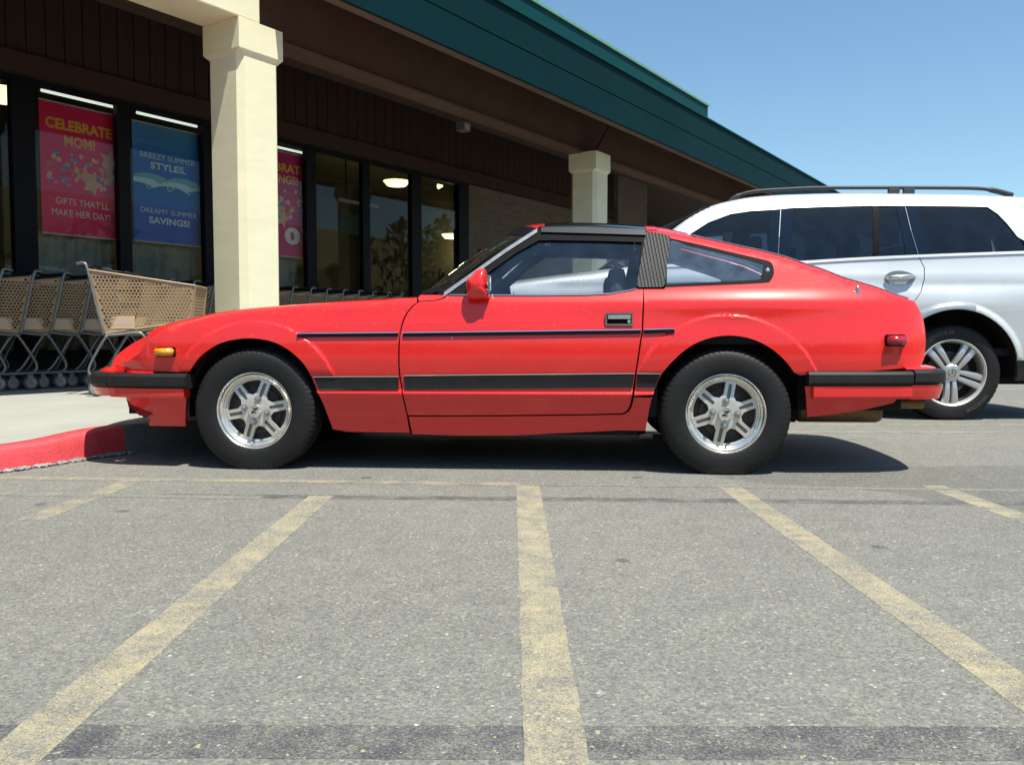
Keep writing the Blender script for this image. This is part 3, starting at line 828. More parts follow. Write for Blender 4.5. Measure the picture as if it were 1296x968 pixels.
def make_cart(name):
    root = empty(name, (0, 0, 0))
    hw = lambda x, z: .285 - .075 * x / .88 - .04 * (1.0 - z)
    side = [(0, 1.0), (.88, .885), (.845, .60), (.12, .50)]
    for sg in (-1, 1):
        m = M()
        m.plate([side] + honeycomb(side), lambda x, z, t: (x, sg * (hw(x, z) - t), z), .005)
        m.tube([(x, sg * hw(x, z), z) for x, z in side], .0095, 6, closed=True)
        m.obj("basket_side", beige, root, fix=False)
        m = M(); m.bbox(.17, .37, sg*hw(.27, .58) - .006, sg*hw(.27, .58) + .006, .535, .635, .003)
        p = m.obj("name_plate", beige_s, root)
        m = M(); m.box(.19, .35, sg*(hw(.27, .58) + .0063) - .0006, sg*(hw(.27, .58) + .0063) + .0006, .565, .605); m.obj("plate_print", (bpy.data.materials.get("plate_print") or mat("plate_print", (.46, .36, .28), .6)), p)
    fr = [(-.20, .885), (.20, .885), (.19, .60), (-.19, .60)]
    m = M(); m.plate([fr] + honeycomb(fr), lambda y, z, t: (.88 - (.885 - z) * .12 - t, y, z), .005)
    m.tube([(.88 - (.885 - z) * .12, y, z) for y, z in fr], .0095, 6, closed=True)
    m.obj("basket_front", beige, root, fix=False)
    bt = [(.12, -.255), (.845, -.19), (.845, .19), (.12, .255)]
    m = M(); m.plate([bt] + honeycomb(bt, .040, .016), lambda x, y, t: (x, y, .50 + (x - .12) * .138 - t), .005)
    m.obj("basket_floor", beige, root, fix=False)
    gt = [(-.275, 1.0), (.275, 1.0), (.245, .50), (-.245, .50)]
    m = M(); m.plate([gt] + honeycomb(gt, .038, .0155), lambda y, z, t: ((1.0 - z) * .24 - t + .012, y, z), .005)
    m.obj("rear_gate", mat("grey_gate_plastic", (.13, .125, .12), .5), root, fix=False)
    m = M(); m.bbox(.0, .012, -.12, .12, .66, .92, .004); m.v = [(x + (1-z)*.24, y, z) for x, y, z in m.v]; m.obj("seat_flap", mat("brown_seat_flap", (.20, .12, .06), .5), root)
    m = M()
    for sg in (-1, 1):
        m.tube(smooth_line([(-.10, sg*.27, 1.045), (-.03, sg*.288, 1.05), (.0, sg*.292, 1.0), (.06, sg*.28, .72), (.115, sg*.268, .49)], 4), .0125, 8)
        m.tube(smooth_line([(.115, sg*.262, .485), (.24, sg*.255, .492), (.38, sg*.245, .505), (.45, sg*.24, .47), (.60, sg*.20, .22), (.66, sg*.18, .16)], 4), .0115, 8)
        m.tube(smooth_line([(.14, sg*.262, .485), (.09, sg*.26, .42), (-.02, sg*.25, .24), (-.01, sg*.25, .17), (.10, sg*.25, .15), (.80, sg*.17, .15)], 4), .0115, 8)
    for x, h in ((.05, .25), (.3, .225), (.55, .20), (.80, .17)): m.tube([(x, -h, .15), (x, h, .15)], .008, 6)
    for k in range(-4, 5): m.tube([(.05, k*.045, .155), (.80, k*.036, .155)], .004, 5)
    m.obj("frame", steel, root, smooth=True)
    m = M(); m.tube([(-.10, -.27, 1.045), (-.10, .27, 1.045)], .017, 10); m.obj("handle", dark_pl, root, smooth=True)
    m = M()
    for k in range(-5, 6): m.tube([(.04, k*.045, 1.01), (.30, k*.042, .985)], .006, 5)
    m.tube([(.04, -.25, 1.01), (.04, .25, 1.01)], .008, 6); m.tube([(.30, -.24, .985), (.30, .24, .985)], .008, 6)
    m.obj("child_seat_wire", dark_pl, root, smooth=True)
    for x, y in ((.04, .235), (.04, -.235), (.70, .165), (.70, -.165)):
        m = M(); m.lathe([(.001, -.013), (.046, -.013), (.060, -.010), (.062, 0), (.060, .010), (.046, .013), (.001, .013)], 24, (x - .02, y, .062))
        w_ = m.obj("wheel", rubber_g, root, smooth=True)
        m = M(); m.lathe([(.001, -.0145), (.040, -.0145), (.044, -.0135)], 20, (x - .02, y, .062)); m.lathe([(.044, .0135), (.040, .0145), (.001, .0145)], 20, (x - .02, y, .062))
        m.obj("hub", caster_m, w_, smooth=True)
        m = M()
        for sg in (-1, 1): m.bbox(x - .030, x + .012, y + sg*.018 - .002, y + sg*.018 + .002, .055, .135, .001)
        m.bbox(x - .03, x + .02, y - .02, y + .02, .132, .15, .002); m.obj("caster_fork", steel, w_)
    return root

cart = make_cart("shopping_cart")
tag(cart, "beige shopping cart turned the other way in the sun behind the red car's nose", "shopping cart")
# its near rear caster stands at pixel (118, 502)
ang = R(-9)
# near side is y = -1 once it points to +X
w0 = on_ground(120, 501, .178)
lx, ly = .0, -.235
cart.rotation_euler.z = R(7)
ca, sa = math.cos(R(7))*.9, math.sin(R(7))
cart.scale = (.90, 1, 1)
cart.location = (w0[0] - (lx*ca - ly*sa), w0[1] - (lx*sa + ly*ca), .178)
# the nested row along the windows: noses towards the left of the photo
row_rot = BROT + math.pi
nth = ["first", "second", "third", "fourth", "fifth", "sixth", "seventh", "eighth", "ninth", "tenth", "eleventh", "twelfth", "thirteenth"]
cnt = [0, 0, 0]; s = -1.38
while s < 3.95:
    c = copy_tree(cart); c.scale = (1, 1, 1)
    x, y = bw(s, -1.74 + random.uniform(-.012, .012))
    c.location = (x, y, .178); c.rotation_euler = (0, 0, row_rot + random.uniform(-.015, .015))
    z_ = 0 if s < -.7 else 1 if s < .95 else 2
    lab = ["%s shaded cart from the photo's left edge in the nested row", "%s nested cart behind the basket of the sunlit turned cart", "%s nested cart to the right of the thick cream column"][z_] % nth[cnt[z_]]
    tag(c, lab, "shopping cart", "shopping carts nested in a row along the shop windows")
    cnt[z_] += 1; s += .272
# ------------------------------------------------------------------ cars: shared tools
class Car:
    def __init__(c, name, P0, yaw, half, label):
        c.H = half; c.th = yaw
        c.P0 = np.array(P0, float); c.U = np.array([math.cos(yaw), -math.sin(yaw)]); c.Wd = np.array([math.sin(yaw), math.cos(yaw)])
        c.root = empty(name, (P0[0], P0[1], 0), -yaw); tag(c.root, label, "car")
        c.r = lambda u: 0 * np.asarray(u, float); c.zT = lambda u: 99 + 0 * np.asarray(u, float)
        c.flares = []
    def base(c, u, z):
        w = c.plan(u) + c.wv(z)
        for uc, zc, r0, r1, h in c.flares:
            d = np.hypot(u - uc, z - zc); w = w - h * sstep((r1 - d) / (r1 - r0)) * sstep((z - .44) / .06)
        return w + c.extra(u, z)
    def extra(c, u, z): return 0 * u
    def W(c, u, z):
        u = np.asarray(u, float); z = np.asarray(z, float)
        r = c.r(u); zt = c.zT(u); k = np.clip((z - (zt - r)) / np.maximum(r, 1e-6), 0, 1)
        return c.base(u, z) + r * (1 - np.sqrt(np.maximum(0, 1 - k * k)))
    def at(c, px, py, w=None, roll=0.0):
        """pixel to (u, z) on the near side surface (or at a fixed inward depth)"""
        r = ray(px, py); ww = .05 if w is None else w; dW = r[:2] @ c.Wd
        for _ in range(30):
            t = (c.P0 @ c.Wd + ww) / dW
            p = r[:2] * t; u = (p - c.P0) @ c.U; z = HCAM + r[2] * t
            if w is not None: break
            nw = float(c.base(np.array(u), np.array(z))) + roll
            ww = ww * .5 + min(nw, .9) * .5
        return float(u), float(z)
    def line(c, pts, w=None, roll=0.): return [c.at(*p, w=w, roll=roll) for p in pts]
    def panel(c, name, loop, m, parent=None, sides=(0, 1), step=.03, flange=.018, lift=0., holes=(), W=None, label=None, thick_in=None):
        W = W or c.W
        L = densify(loop, step * .6); Hs = [densify(h, step * .6) for h in holes]
        a = np.array(L); lo, hi = a.min(0), a.max(0)
        xs = np.arange(lo[0] + step*.5, hi[0], step); zs_ = np.arange(lo[1] + step*.5, hi[1], step)
        G = np.array([(x, z) for x in xs for z in zs_]) if len(xs) and len(zs_) else np.zeros((0, 2))
        ex = []
        for x in np.arange(lo[0], hi[0], step):
            rr = float(c.r(x)); zt = float(c.zT(x))
            if rr > 0 and hi[1] > zt - rr:
                for ph in (15, 30, 42, 53, 63, 72, 80, 86): ex.append((x, zt - rr * (1 - math.sin(R(ph)))))
        for uc, zc, r0, r1, h in c.flares:
            if lo[0] < uc + r1 and hi[0] > uc - r1:
                for d in np.linspace(r0 - .008, r1 + .006, 5):
                    for q in np.arange(0, math.pi * 2, .05): ex.append((uc + d*math.cos(q), zc + d*math.sin(q)))
        for zr in getattr(c, "rows", ()):
            if lo[1] < zr < hi[1]: ex += [(x, zr) for x in np.arange(lo[0], hi[0], .014)]
        if ex: G = np.vstack([G, ex]) if len(G) else np.array(ex)
        if len(G):
            G = G[pip(G, L)]
            if len(G): G = G[dist_loop(G, L) > min(step * .22, .005)]
            for h in Hs:
                if len(G): G = G[~pip(G, h)]
                if len(G): G = G[dist_loop(G, h) > step * .22]
        ov, tri = cdt([L] + Hs, [tuple(p) for p in G])
        u, z = ov[:, 0], ov[:, 1]; e = 1e-3
        w = W(u, z) - lift
        Wu = (W(u + e, z) - W(u - e, z)) / (2*e); Wz = (W(u, z) - W(u, z - e)) / e
        nr = np.stack([Wu, -np.ones_like(u), Wz], 1); nr /= np.linalg.norm(nr, axis=1)[:, None]
        out = []
        for sd in sides:
            mm = M(); nn = []
            y = w if sd == 0 else 2*c.H - w
            f = tri if sd == 0 else tri[:, ::-1]
            mm.add(np.stack([u, y, z], 1), f)
            n1 = nr.copy(); 
            if sd == 1: n1[:, 1] *= -1
            nn += n1.tolist()
            if flange:
                for lp in [L] + Hs:
                    P = np.array(lp); wl = W(P[:, 0], P[:, 1]) - lift; k = len(P)
                    d = np.roll(P, -1, 0) - np.roll(P, 1, 0); d /= np.linalg.norm(d, axis=1)[:, None] + 1e-9
                    on = np.stack([d[:, 1], -d[:, 0]], 1)
                    y0 = wl if sd == 0 else 2*c.H - wl; y1 = wl + flange if sd == 0 else 2*c.H - wl - flange
                    mm.add(np.vstack([np.stack([P[:, 0], y0, P[:, 1]], 1), np.stack([P[:, 0], y1, P[:, 1]], 1)]),
                           [((i, k + i, k + (i+1) % k, (i+1) % k) if sd == 0 else (i, (i+1) % k, k + (i+1) % k, k + i)) for i in range(k)])
                    n3 = [(o_[0], 0, o_[1]) for o_ in on]; nn += n3 + n3
            o = mm.obj(name, m, parent or c.root, fix=False, nrm=nn)
            if label and sd == 0: o["label"] = label
            out.append(o)
        return out
    def strip3(c, name, pts, hz, m, parent=None, sides=(0, 1), out=.012, W=None, n=6):
        """raised moulding following the side along (u, z) points"""
        W = W or c.W
        P = densify(pts, .05, closed=False); res = []
        for sd in sides:
            mm = M(); rows = []
            for u, z in P:
                row = []
                for k in range(n + 1):
                    a = math.pi * k / n; zz = z - hz/2 * math.cos(a); o = out * min(1, math.sin(a) * 2.2)
                    w = float(W(u, zz)) - o; row.append((u, w if sd == 0 else 2*c.H - w, zz))
                rows.append(row)
            mm.grid(rows, flip=(sd == 1)); mm.f.append(tuple(range(n + 1))); mm.mi.append(0)
            b = (len(P) - 1) * (n + 1); mm.f.append(tuple(b + i for i in range(n + 1))); mm.mi.append(0)
            res.append(mm.obj(name, m, parent or c.root, ang=50))
        return res
    def wrap(c, name, plan, prof, m, parent=None, sym=True):
        """sweep a (depth, z) profile along a plan polyline (u, w); sym mirrors it over the centre"""
        P = smooth_line(plan, 5)
        if sym: P = P + [(u, 2*c.H - w) for u, w in P[::-1][1:]]
        rows = []
        for i, p in enumerate(P):
            a = np.array(P[max(0, i-1)]); b = np.array(P[min(len(P)-1, i+1)]); t = (b-a)/np.linalg.norm(b-a); nrm = np.array([-t[1], t[0]])
            rows.append([(p[0] + nrm[0]*d, p[1] + nrm[1]*d, z) for d, z in prof])
        mm = M(); mm.grid(rows); n = len(prof)
        mm.f.append(tuple(range(n))); mm.mi.append(0); mm.f.append(tuple((len(P)-1)*n + k for k in range(n))); mm.mi.append(0)
        return mm.obj(name, m, parent or c.root, ang=35)

def tyre_mesh(R0, rim, wd, seg, tread_n, y0, zc):
    """tyre with sidewall, shoulder lugs and tread grooves; y0 = outer face, spins about y"""
    m = M(); n = tread_n * 4; rows = []
    for k in range(n):
        a = 2*math.pi*k/n; cut = (k % 4 == 0)
        g = .0045 if cut else 0
        pr = [(rim - .004, .012), (rim + .002, .002), (rim + .014, -.004), (rim + (R0-rim)*.30, -.0085), (rim + (R0-rim)*.55, -.0095), (rim + (R0-rim)*.72, -.006),
              (R0 - .026, -.002 + g*.2), (R0 - .014, .004 + g*.7), (R0 - .007 - g, .013), (R0 - .003 - g, .022), (R0 - g*.6, .034), (R0, .048), (R0 - .006, .052), (R0 - .006, .057), (R0, .059),
              (R0, wd/2 - .004), (R0 - .006, wd/2 - .002), (R0-.006, wd/2 + .002), (R0, wd/2 + .004), (R0, wd - .05), (R0 - .004, wd - .03), (R0 - .02, wd - .01), (rim + .04, wd), (rim, wd - .01)]
        rows.append([(r*math.cos(a), y0 + y, max(zc + r*math.sin(a), 0.0) - zc) for r, y in pr])
    m.grid(rows, closed_u=True)
    # bulge where it stands
    m.v = [(x, y - (.008 if (z < -R0*.86 and y < y0 + wd/2) else 0) * min(1, (-z - R0*.86) / (R0*.06)) if z < -R0*.86 else y, z) for x, y, z in m.v]
    return m
# ------------------------------------------------------------------ the red car
def paint(name, col, flake=0., rough=.35, coat=.9, orange=.018, chips=False):
    m = bpy.data.materials.new(name); m.use_nodes = True; t = m.node_tree; b = t.nodes["Principled BSDF"]
    b.inputs["Roughness"].default_value = rough; b.inputs["Metallic"].default_value = flake; b.inputs["Specular IOR Level"].default_value = .18
    b.inputs["Coat Weight"].default_value = coat; b.inputs["Coat Roughness"].default_value = .07
    tc = N(t, "ShaderNodeTexCoord")
    n = N(t, "ShaderNodeTexNoise", i_Scale=2.2, i_Detail=7.0, i_Roughness=.65); t.links.new(tc.outputs["Object"], n.inputs["Vector"])
    c = ramp(t, n.outputs[0], [(.3, tuple(x*.93 for x in col)), (.7, tuple(min(1, x*1.05) for x in col))])
    # road dust that settles low down
    n3 = N(t, "ShaderNodeTexNoise", i_Scale=55.0, i_Detail=5.0); t.links.new(tc.outputs["Object"], n3.inputs["Vector"])
    c = mixc(t, ramp(t, n3.outputs[0], [(.60, 0.0), (.80, .16)]), c, (.35, .28, .22))
    if chips:   # stone chips down to the primer
        vc = N(t, "ShaderNodeTexVoronoi", i_Scale=7.0); t.links.new(tc.outputs["Object"], vc.inputs["Vector"])
        sc_ = N(t, "ShaderNodeSeparateColor"); t.links.new(vc.outputs["Color"], sc_.inputs[0])
        c = mixc(t, mixc(t, 1.0, ramp(t, vc.outputs["Distance"], [(.018, 1.0), (.03, 0.0)]), ramp(t, sc_.outputs[0], [(.80, 0.0), (.82, 1.0)]), 'MULTIPLY'), c, (.75, .66, .62))
    t.links.new(c, b.inputs["Base Color"])
    mr = N(t, "ShaderNodeMapRange"); mr.inputs[3].default_value = .02; mr.inputs[4].default_value = .09
    t.links.new(n.outputs[0], mr.inputs[0]); t.links.new(mr.outputs[0], b.inputs["Coat Roughness"])
    n2 = N(t, "ShaderNodeTexNoise", i_Scale=140.0, i_Detail=2.0); t.links.new(tc.outputs["Object"], n2.inputs["Vector"])
    bp = N(t, "ShaderNodeBump", i_Strength=orange * 6, i_Distance=.0015); t.links.new(n2.outputs[0], bp.inputs["Height"])
    t.links.new(bp.outputs[0], b.inputs["Coat Normal"]); t.links.new(bp.outputs[0], b.inputs["Normal"])
    return m
redp = paint("red_car_paint", (.72, .022, .021), chips=True, coat=1.0)
rubber = mat("black_bumper_rubber", (.016, .016, .017), .55, spec=.25, var=.25, vscale=14, bump=.12, bscale=160)
seal = mat("black_seal", (.006, .006, .008), .5, spec=.05)
nut_m = mat('wheel_nut_steel', (.42, .41, .40), .3, .85)
chrome = mat("chrome", (.75, .75, .76), .12, 1.0)
dchrome = mat("dull_chrome", (.35, .35, .36), .28, .9, var=.2, vscale=20)
blackg = mat("black_gloss_glass_roof", (.006, .008, .012), .06, coat=1.0)
tyre_m = mat("tyre_rubber", (.0085, .0085, .009), .6, spec=.35, var=.3, vscale=7, bump=.1, bscale=90)
under = mat("underbody_black", (.008, .008, .008), .9)
well_m = mat("wheel_well", (.010, .009, .009), .9)
rim_m = mat("brushed_aluminium", (.66, .64, .59), .38, .55, var=.08, vscale=6, bump=.05, bscale=200)
rim_p = mat("polished_aluminium", (.80, .78, .73), .24, .85)
amber = mat("amber_lens", (.85, .30, .01), .15, coat=1)
redlens = mat("red_lens", (.35, .004, .012), .15, coat=1)
car_glass = glass("car_window_glass", (.98, 1.0, 1.0), 1.5, .035, (.14, .26, .5))
shield_glass = glass("windscreen_glass", (.72, .78, .74), 1.5, .03, (.4, .42, .36))
cabin = mat("navy_cabin_trim", (.012, .016, .026), .6)
seat_m = mat("grey_seat_cloth", (.10, .10, .11), .7, var=.2, vscale=20)

rc = Car("sports_car", (-1.2685, 4.27), R(4.2), .845, "red two door sports coupe with black side strips parked across the front")
rc.plan = curve1([(-1.1, .60), (-1.0, .46), (-.92, .31), (-.86, .225), (-.78, .155), (-.68, .10), (-.55, .055), (-.40, .025), (-.2, .006), (0, 0), (1.2, -.006), (2.3, -.004), (2.7, .012), (2.9, .034), (3.05, .062), (3.15, .092), (3.22, .13), (3.27, .18), (3.32, .28)])
wv0 = curve1([(.10, .100), (.16, .076), (.22, .052), (.30, .026), (.365, .008), (.380, -.002), (.388, .000), (.396, .012), (.42, .012), (.50, .004), (.56, .0), (.62, .002), (.70, .014), (.76, .028), (.81, .038), (.84, .054), (.87, .076), (.90, .104), (.95, .150), (1.0, .196), (1.1, .288), (1.2, .378), (1.3, .47)])
rc.wv = wv0
rc.rows = (.372, .378, .381, .384, .388, .392, .397, .404, .414)
rc.flares = [(0.0, .30, .425, .440, .009), (2.29, .30, .452, .467, .009)]
def ex0(u, z):
    return 0*u
def ex(u, z):   # the flares die away below the strip, fuller haunch over the rear wheel
    return -.018 * np.exp(-((u - 2.35)/.55)**2) * sstep((z - .70)/.12) * sstep((1.02 - z)/.15)
rc.extra = ex
# silhouette of the near side
sil_px = [(191, 419.5), (199, 415), (207, 411.3), (232, 405), (249, 401.3), (272, 396.2), (315, 390.5), (363, 386.3), (420, 382.3), (470, 379.5), (528, 377.5)]
sil = rc.line(sil_px, roll=.045)
rear_px = [(819, 290.5), (832, 291), (846, 293), (868, 297.5), (886, 301), (927, 310), (964, 318), (995, 326), (1018, 334), (1040, 341), (1068, 352), (1086, 357.5), (1109, 364.5), (1136, 374.8), (1157.5, 382.3)]
rsil = rc.line(rear_px, roll=.03)
zc_tab = [(-1.3, sil[0][1] - .28)] + sil + [(1.0, sil[-1][1] + .10), (1.2, 1.30)] + [(rsil[0][0] - .30, rsil[0][1] + .02)] + rsil + [(3.4, rsil[-1][1] - .12)]
zc_tab = [p for i, p in enumerate(zc_tab) if i == 0 or p[0] > zc_tab[i-1][0] + .004]
rc.zT = curve1(zc_tab)
rc.r = curve1([(-1.2, .02), (-.75, .03), (-.5, .045), (.5, .045), (.62, .045), (.70, .001), (2.0, .001), (sil and rsil[0][0] - .02, .03), (2.6, .035), (2.95, .028), (3.15, .014), (3.3, .010)])
A = rc.at
L_ = rc.line
F_arch = L_([(238.8, 471), (242, 466), (250.5, 454), (260, 445.5), (274, 436.5), (290, 431), (315, 428), (341.8, 431.5), (363.3, 441.5), (379.4, 455), (390, 468.8), (398.2, 486.3), (409, 510.5), (420, 539)])
R_arch = L_([(817, 545), (822, 516), (828, 494), (836, 476), (847, 461.6), (868.7, 441.7), (894, 429), (923, 424.6), (951.8, 429), (977, 441.7), (995.2, 458), (1007.9, 476), (1012.5, 487), (1017, 500), (1021, 528)])
F_arch = smooth_line(F_arch, 4); R_arch = smooth_line(R_arch, 4)
door_f = L_([(528.7, 382.3), (520, 390), (512, 402), (506.4, 422), (504.8, 445), (505.5, 471.6), (508.8, 498), (515.4, 524.5)])
door_f = smooth_line(door_f, 4)
gap = .0038
# ---- front wing
top_f = [p for p in sil if p[0] < door_f[0][0] - .01]
fen_top = [(u, float(rc.zT(u))) for u in np.arange(top_f[0][0], door_f[0][0] - .008, .02)]
nose_edge = L_([(203, 470), (170, 469.3), (141, 468.3), (150, 461), (164, 456), (176, 447.5), (184, 436), (188.5, 426)])
sill_f = L_([(519, 547.6), (480, 547), (439, 546), (421, 543)])
df2 = [(u - gap, z) for u, z in door_f] + [(A(519.3, 547)[0] - gap, sill_f[0][1])]
ahead = L_([(238.8, 471)])
front_wing = nose_edge[1:][::1] + fen_top + df2 + sill_f[1:] + F_arch[::-1] + L_([(236, 471), (203, 470.5)])
rc.panel("front_wing", front_wing, redp, step=.028)
# red triangle of cowl in front of the window
cowl = L_([(530.5, 381.2), (552, 379.6), (562, 376), (566, 373.4), (532, 373.4), (529, 377)])
rc.panel("cowl_side", cowl, redp, step=.02, W=rc.base)
# ---- door
belt = L_([(565.5, 374.2), (600, 374), (680, 374), (742, 373.2), (773, 371.5), (794.6, 368), (806, 366), (814, 366.2)])
door_r = L_([(814, 366.2), (814, 394), (813, 419.5), (810.8, 432), (804.6, 473), (801, 500), (797.8, 513.7)]) + L_([(794, 520), (788.7, 522.8)])
door_b = L_([(740, 524), (650, 525), (560, 525.5), (516.5, 525.3)])
dl = [(u + gap, z) for u, z in door_f]
front_top = L_([(530, 382.4), (553, 380.6), (562.5, 377.5)])
door_loop = belt + [(u - gap, z) for u, z in door_r[1:]] + door_b + dl[::-1][1:-1] + front_top
doors = rc.panel("door", door_loop, redp, step=.026, W=rc.base)
# ---- sill under the door
sill = L_([(517.3, 527.2), (560, 527.2), (650, 526.8), (740, 525.8), (788.7, 524.6), (795, 521.6), (799.6, 514.5), (802.6, 501), (836, 476)])
qtr_bottom = L_([(817, 545), (783, 544.5), (755, 546), (700, 548.5), (648, 551), (580, 551), (522, 549)])
ra_low = [p for p in R_arch if p[1] < A(828, 500)[1] and p[0] < 2.29]
sill_loop = L_([(517.3, 527.2), (560, 527.2), (650, 526.8), (740, 525.8), (788.7, 524.8), (796, 521), (799.8, 514.5), (802.6, 503)]) + L_([(826, 503)]) + ra_low[::-1] + qtr_bottom[1:]
rc.panel("sill", sill_loop, redp, step=.03, W=rc.base)
# ---- rear quarter, from the door to the tail, round the side window
dq = [(u + gap, z) for u, z in L_([(814, 366.2), (814, 394), (813, 419.5), (810.8, 432), (804.6, 473), (802, 501)])]
ra_up = [p for p in R_arch if p[1] >= A(828, 501)[1] or p[0] > 2.3]
tail_px = [(1158, 382.3), (1163.6, 392.5), (1167.5, 401), (1170.0, 412), (1171.4, 424), (1171.4, 438), (1169.5, 453), (1166.5, 461)]
tail = [A(*p) for p in tail_px]; tail = smooth_line(tail, 3)
bot_px = L_([(1145.5, 466), (1093, 470), (1027, 474), (1013, 475)])
qw_out = L_([(842, 364), (917.5, 361), (967, 358.5), (974.8, 356), (979.4, 347), (978.6, 337.3), (974.8, 331.5), (964, 328.2), (933, 321), (886.5, 310), (847.7, 301.5)])
qw_out = smooth_line(qw_out, 3)
top_r = [(u, float(rc.zT(u))) for u in np.arange(rsil[0][0] + .003, tail[0][0], .03)]
arch_r2 = [p for p in R_arch if p[1] > A(1012.5, 474)[1] and p[1] >= A(828, 501)[1]]
arch_r2 = [p for p in R_arch if (p[0] < 2.29 and p[1] >= A(827, 502)[1]) or (p[0] >= 2.29 and p[1] > bot_px[-1][1])]

quarter = [(A(818, 292)[0], A(818, 292)[1])] + top_r + tail + bot_px + arch_r2[::-1] + [dq[-1]] + dq[::-1][1:] + L_([(841, 366)]) + qw_out + L_([(830, 297.5)])
rc.panel("rear_quarter", quarter, redp, step=.028)
# lower rear panel behind the wheel, under the bumper
lowr = L_([(1018.5, 489), (1080, 487), (1139, 486), (1138, 503), (1131.8, 510), (1095, 518.5), (1056.8, 524.5), (1022.5, 528)])
rc.panel("rear_lower_panel", lowr, redp, step=.03, W=lambda u, z: rc.base(u, np.minimum(z, .378)) + .010)
# front lower valance
lowf = L_([(154.2, 489), (236.6, 489), (233.5, 505), (232.3, 540), (183.5, 539.7), (186, 530), (180, 526.6), (172.7, 522), (162.8, 515.7), (157.5, 509), (155.4, 501)])
rc.panel("front_lower_valance", lowf, redp, step=.022, W=lambda u, z: rc.base(u, np.minimum(z, .378)) + .020 + .10*np.clip(.40 - z, 0, 1)*sstep((-.35 - u)/.3), thick_in=1)
# dark filler behind the gaps
back_loop = L_([(245, 440), (400, 395), (520, 385), (808, 372), (900, 372), (1120, 390), (1150, 460), (1015, 472), (980, 440), (923, 418), (868, 435), (834, 470), (812, 540), (430, 540), (395, 465), (340, 424), (290, 424)])
rc.panel("inner_panel", back_loop, under, step=.06, W=lambda u, z: rc.base(u, z) + .022, flange=0)

# ---- black side strips, character trim
def rubber_strip(a, b, c_, d, nm="side_moulding"):
    P = L_([a, b, c_, d]); loop = rounded([P[0], P[1], P[2], P[3]], .006, 3)
    return rc.panel(nm, loop, rubber, step=.03, W=lambda u, z: rc.base(u, z) - .009, flange=.012)
rubber_strip((397.5, 477.4), (504.5, 477), (504.8, 493), (404.5, 494))
rubber_strip((511.5, 475.8), (802.5, 473.2), (800.5, 490.5), (513, 493))
rubber_strip((806.5, 473.2), (835.5, 473.5), (828.5, 490.5), (805.5, 490.5))
for a, b in (((397, 476.8), (504.8, 476.4)), ((511.5, 475.2), (803, 472.6)), ((806.5, 472.6), (836, 472.8))):
    rc.strip3("moulding_edge", L_([a, b]), .006, chrome, out=.010, W=rc.base, n=4)
for a, b in (((376.5, 424.2), (504, 423.2)), ((510.4, 423.4), (811, 419.6)), ((815, 419.4), (853.5, 418.3))):
    rc.strip3("trim_strip", L_([a, b]), .020, seal, out=.009, W=rc.base)
    rc.strip3("trim_strip_edge", [(u, z + .0085) for u, z in L_([a, b])], .006, chrome, out=.012, W=rc.base, n=4)

# ---- bonnet
u0, u1 = sil[0][0] + .04, A(557, 373)[0] - .02
edge_w = lambda u: float(rc.base(np.array(u), rc.zT(np.array(u))) + rc.r(np.array(u)))
def hood_z(u, f):     # f: 0 at the wing, 1 at the centre
    crown = .016 + .012 * float(sstep((u + .7) / 1.3))
    bulge = .006 * float(sstep((f - .45) / .2)) * float(sstep((u + .55) / .5))
    return float(rc.zT(u)) + crown * (1 - (1 - f)**2) + bulge
rows = []
for u in np.linspace(u0, u1, 60):
    ew = edge_w(u) + .003; row = []
    for k in range(41):
        f = k / 40; q = 1 - abs(2*f - 1); ya = ew + (2*rc.H - 2*ew) * f
        cw = max(0, .09 * (1 - (1-q)**2)) * float(sstep((u - .45)/.4))
        row.append((u, ya, hood_z(u, q)))
    rows.append(row)
m = M(); m.grid(rows, flip=False); m.obj("bonnet", redp, rc.root, ang=40)
# nose between the headlamps
nose_px = [(192, 421), (186, 425), (179.3, 428.3), (166, 435.8), (151.2, 446.6), (144.6, 454), (141.3, 461), (138.5, 468), (139, 473)]
nose = [rc.at(*p, w=.44) for p in nose_px]
nose = smooth_line(nose, 3)
rows = []
for i, (u, z) in enumerate(nose):
    row = []
    for k in range(31):
        f = k / 30; q = 1 - abs(2*f - 1); ya = .44 + (2*rc.H - .88) * f
        row.append((u - .07 * (1 - (1-q)**2) * min(1, i/6), ya, z + .012 * (1 - (1-q)**2)))
    rows.append(row)
m = M(); m.grid(rows)
for ya in (.44, 2*rc.H - .44):
    lp = [(u, ya, z) for u, z in nose] + [(nose[0][0] + .2, ya, .46), (nose[0][0] + .2, ya, nose[0][1] + .01)]
    m.add(lp, [tuple(range(len(lp)))])
m.add([(nose[0][0]+.2, .44, nose[0][1]+.01), (nose[0][0]+.2, 2*rc.H-.44, nose[0][1]+.01), (nose[0][0], 2*rc.H-.44, nose[0][1]), (nose[0][0], .44, nose[0][1])], [(0, 1, 2, 3)])
m.obj("nose_panel", redp, rc.root, ang=40)
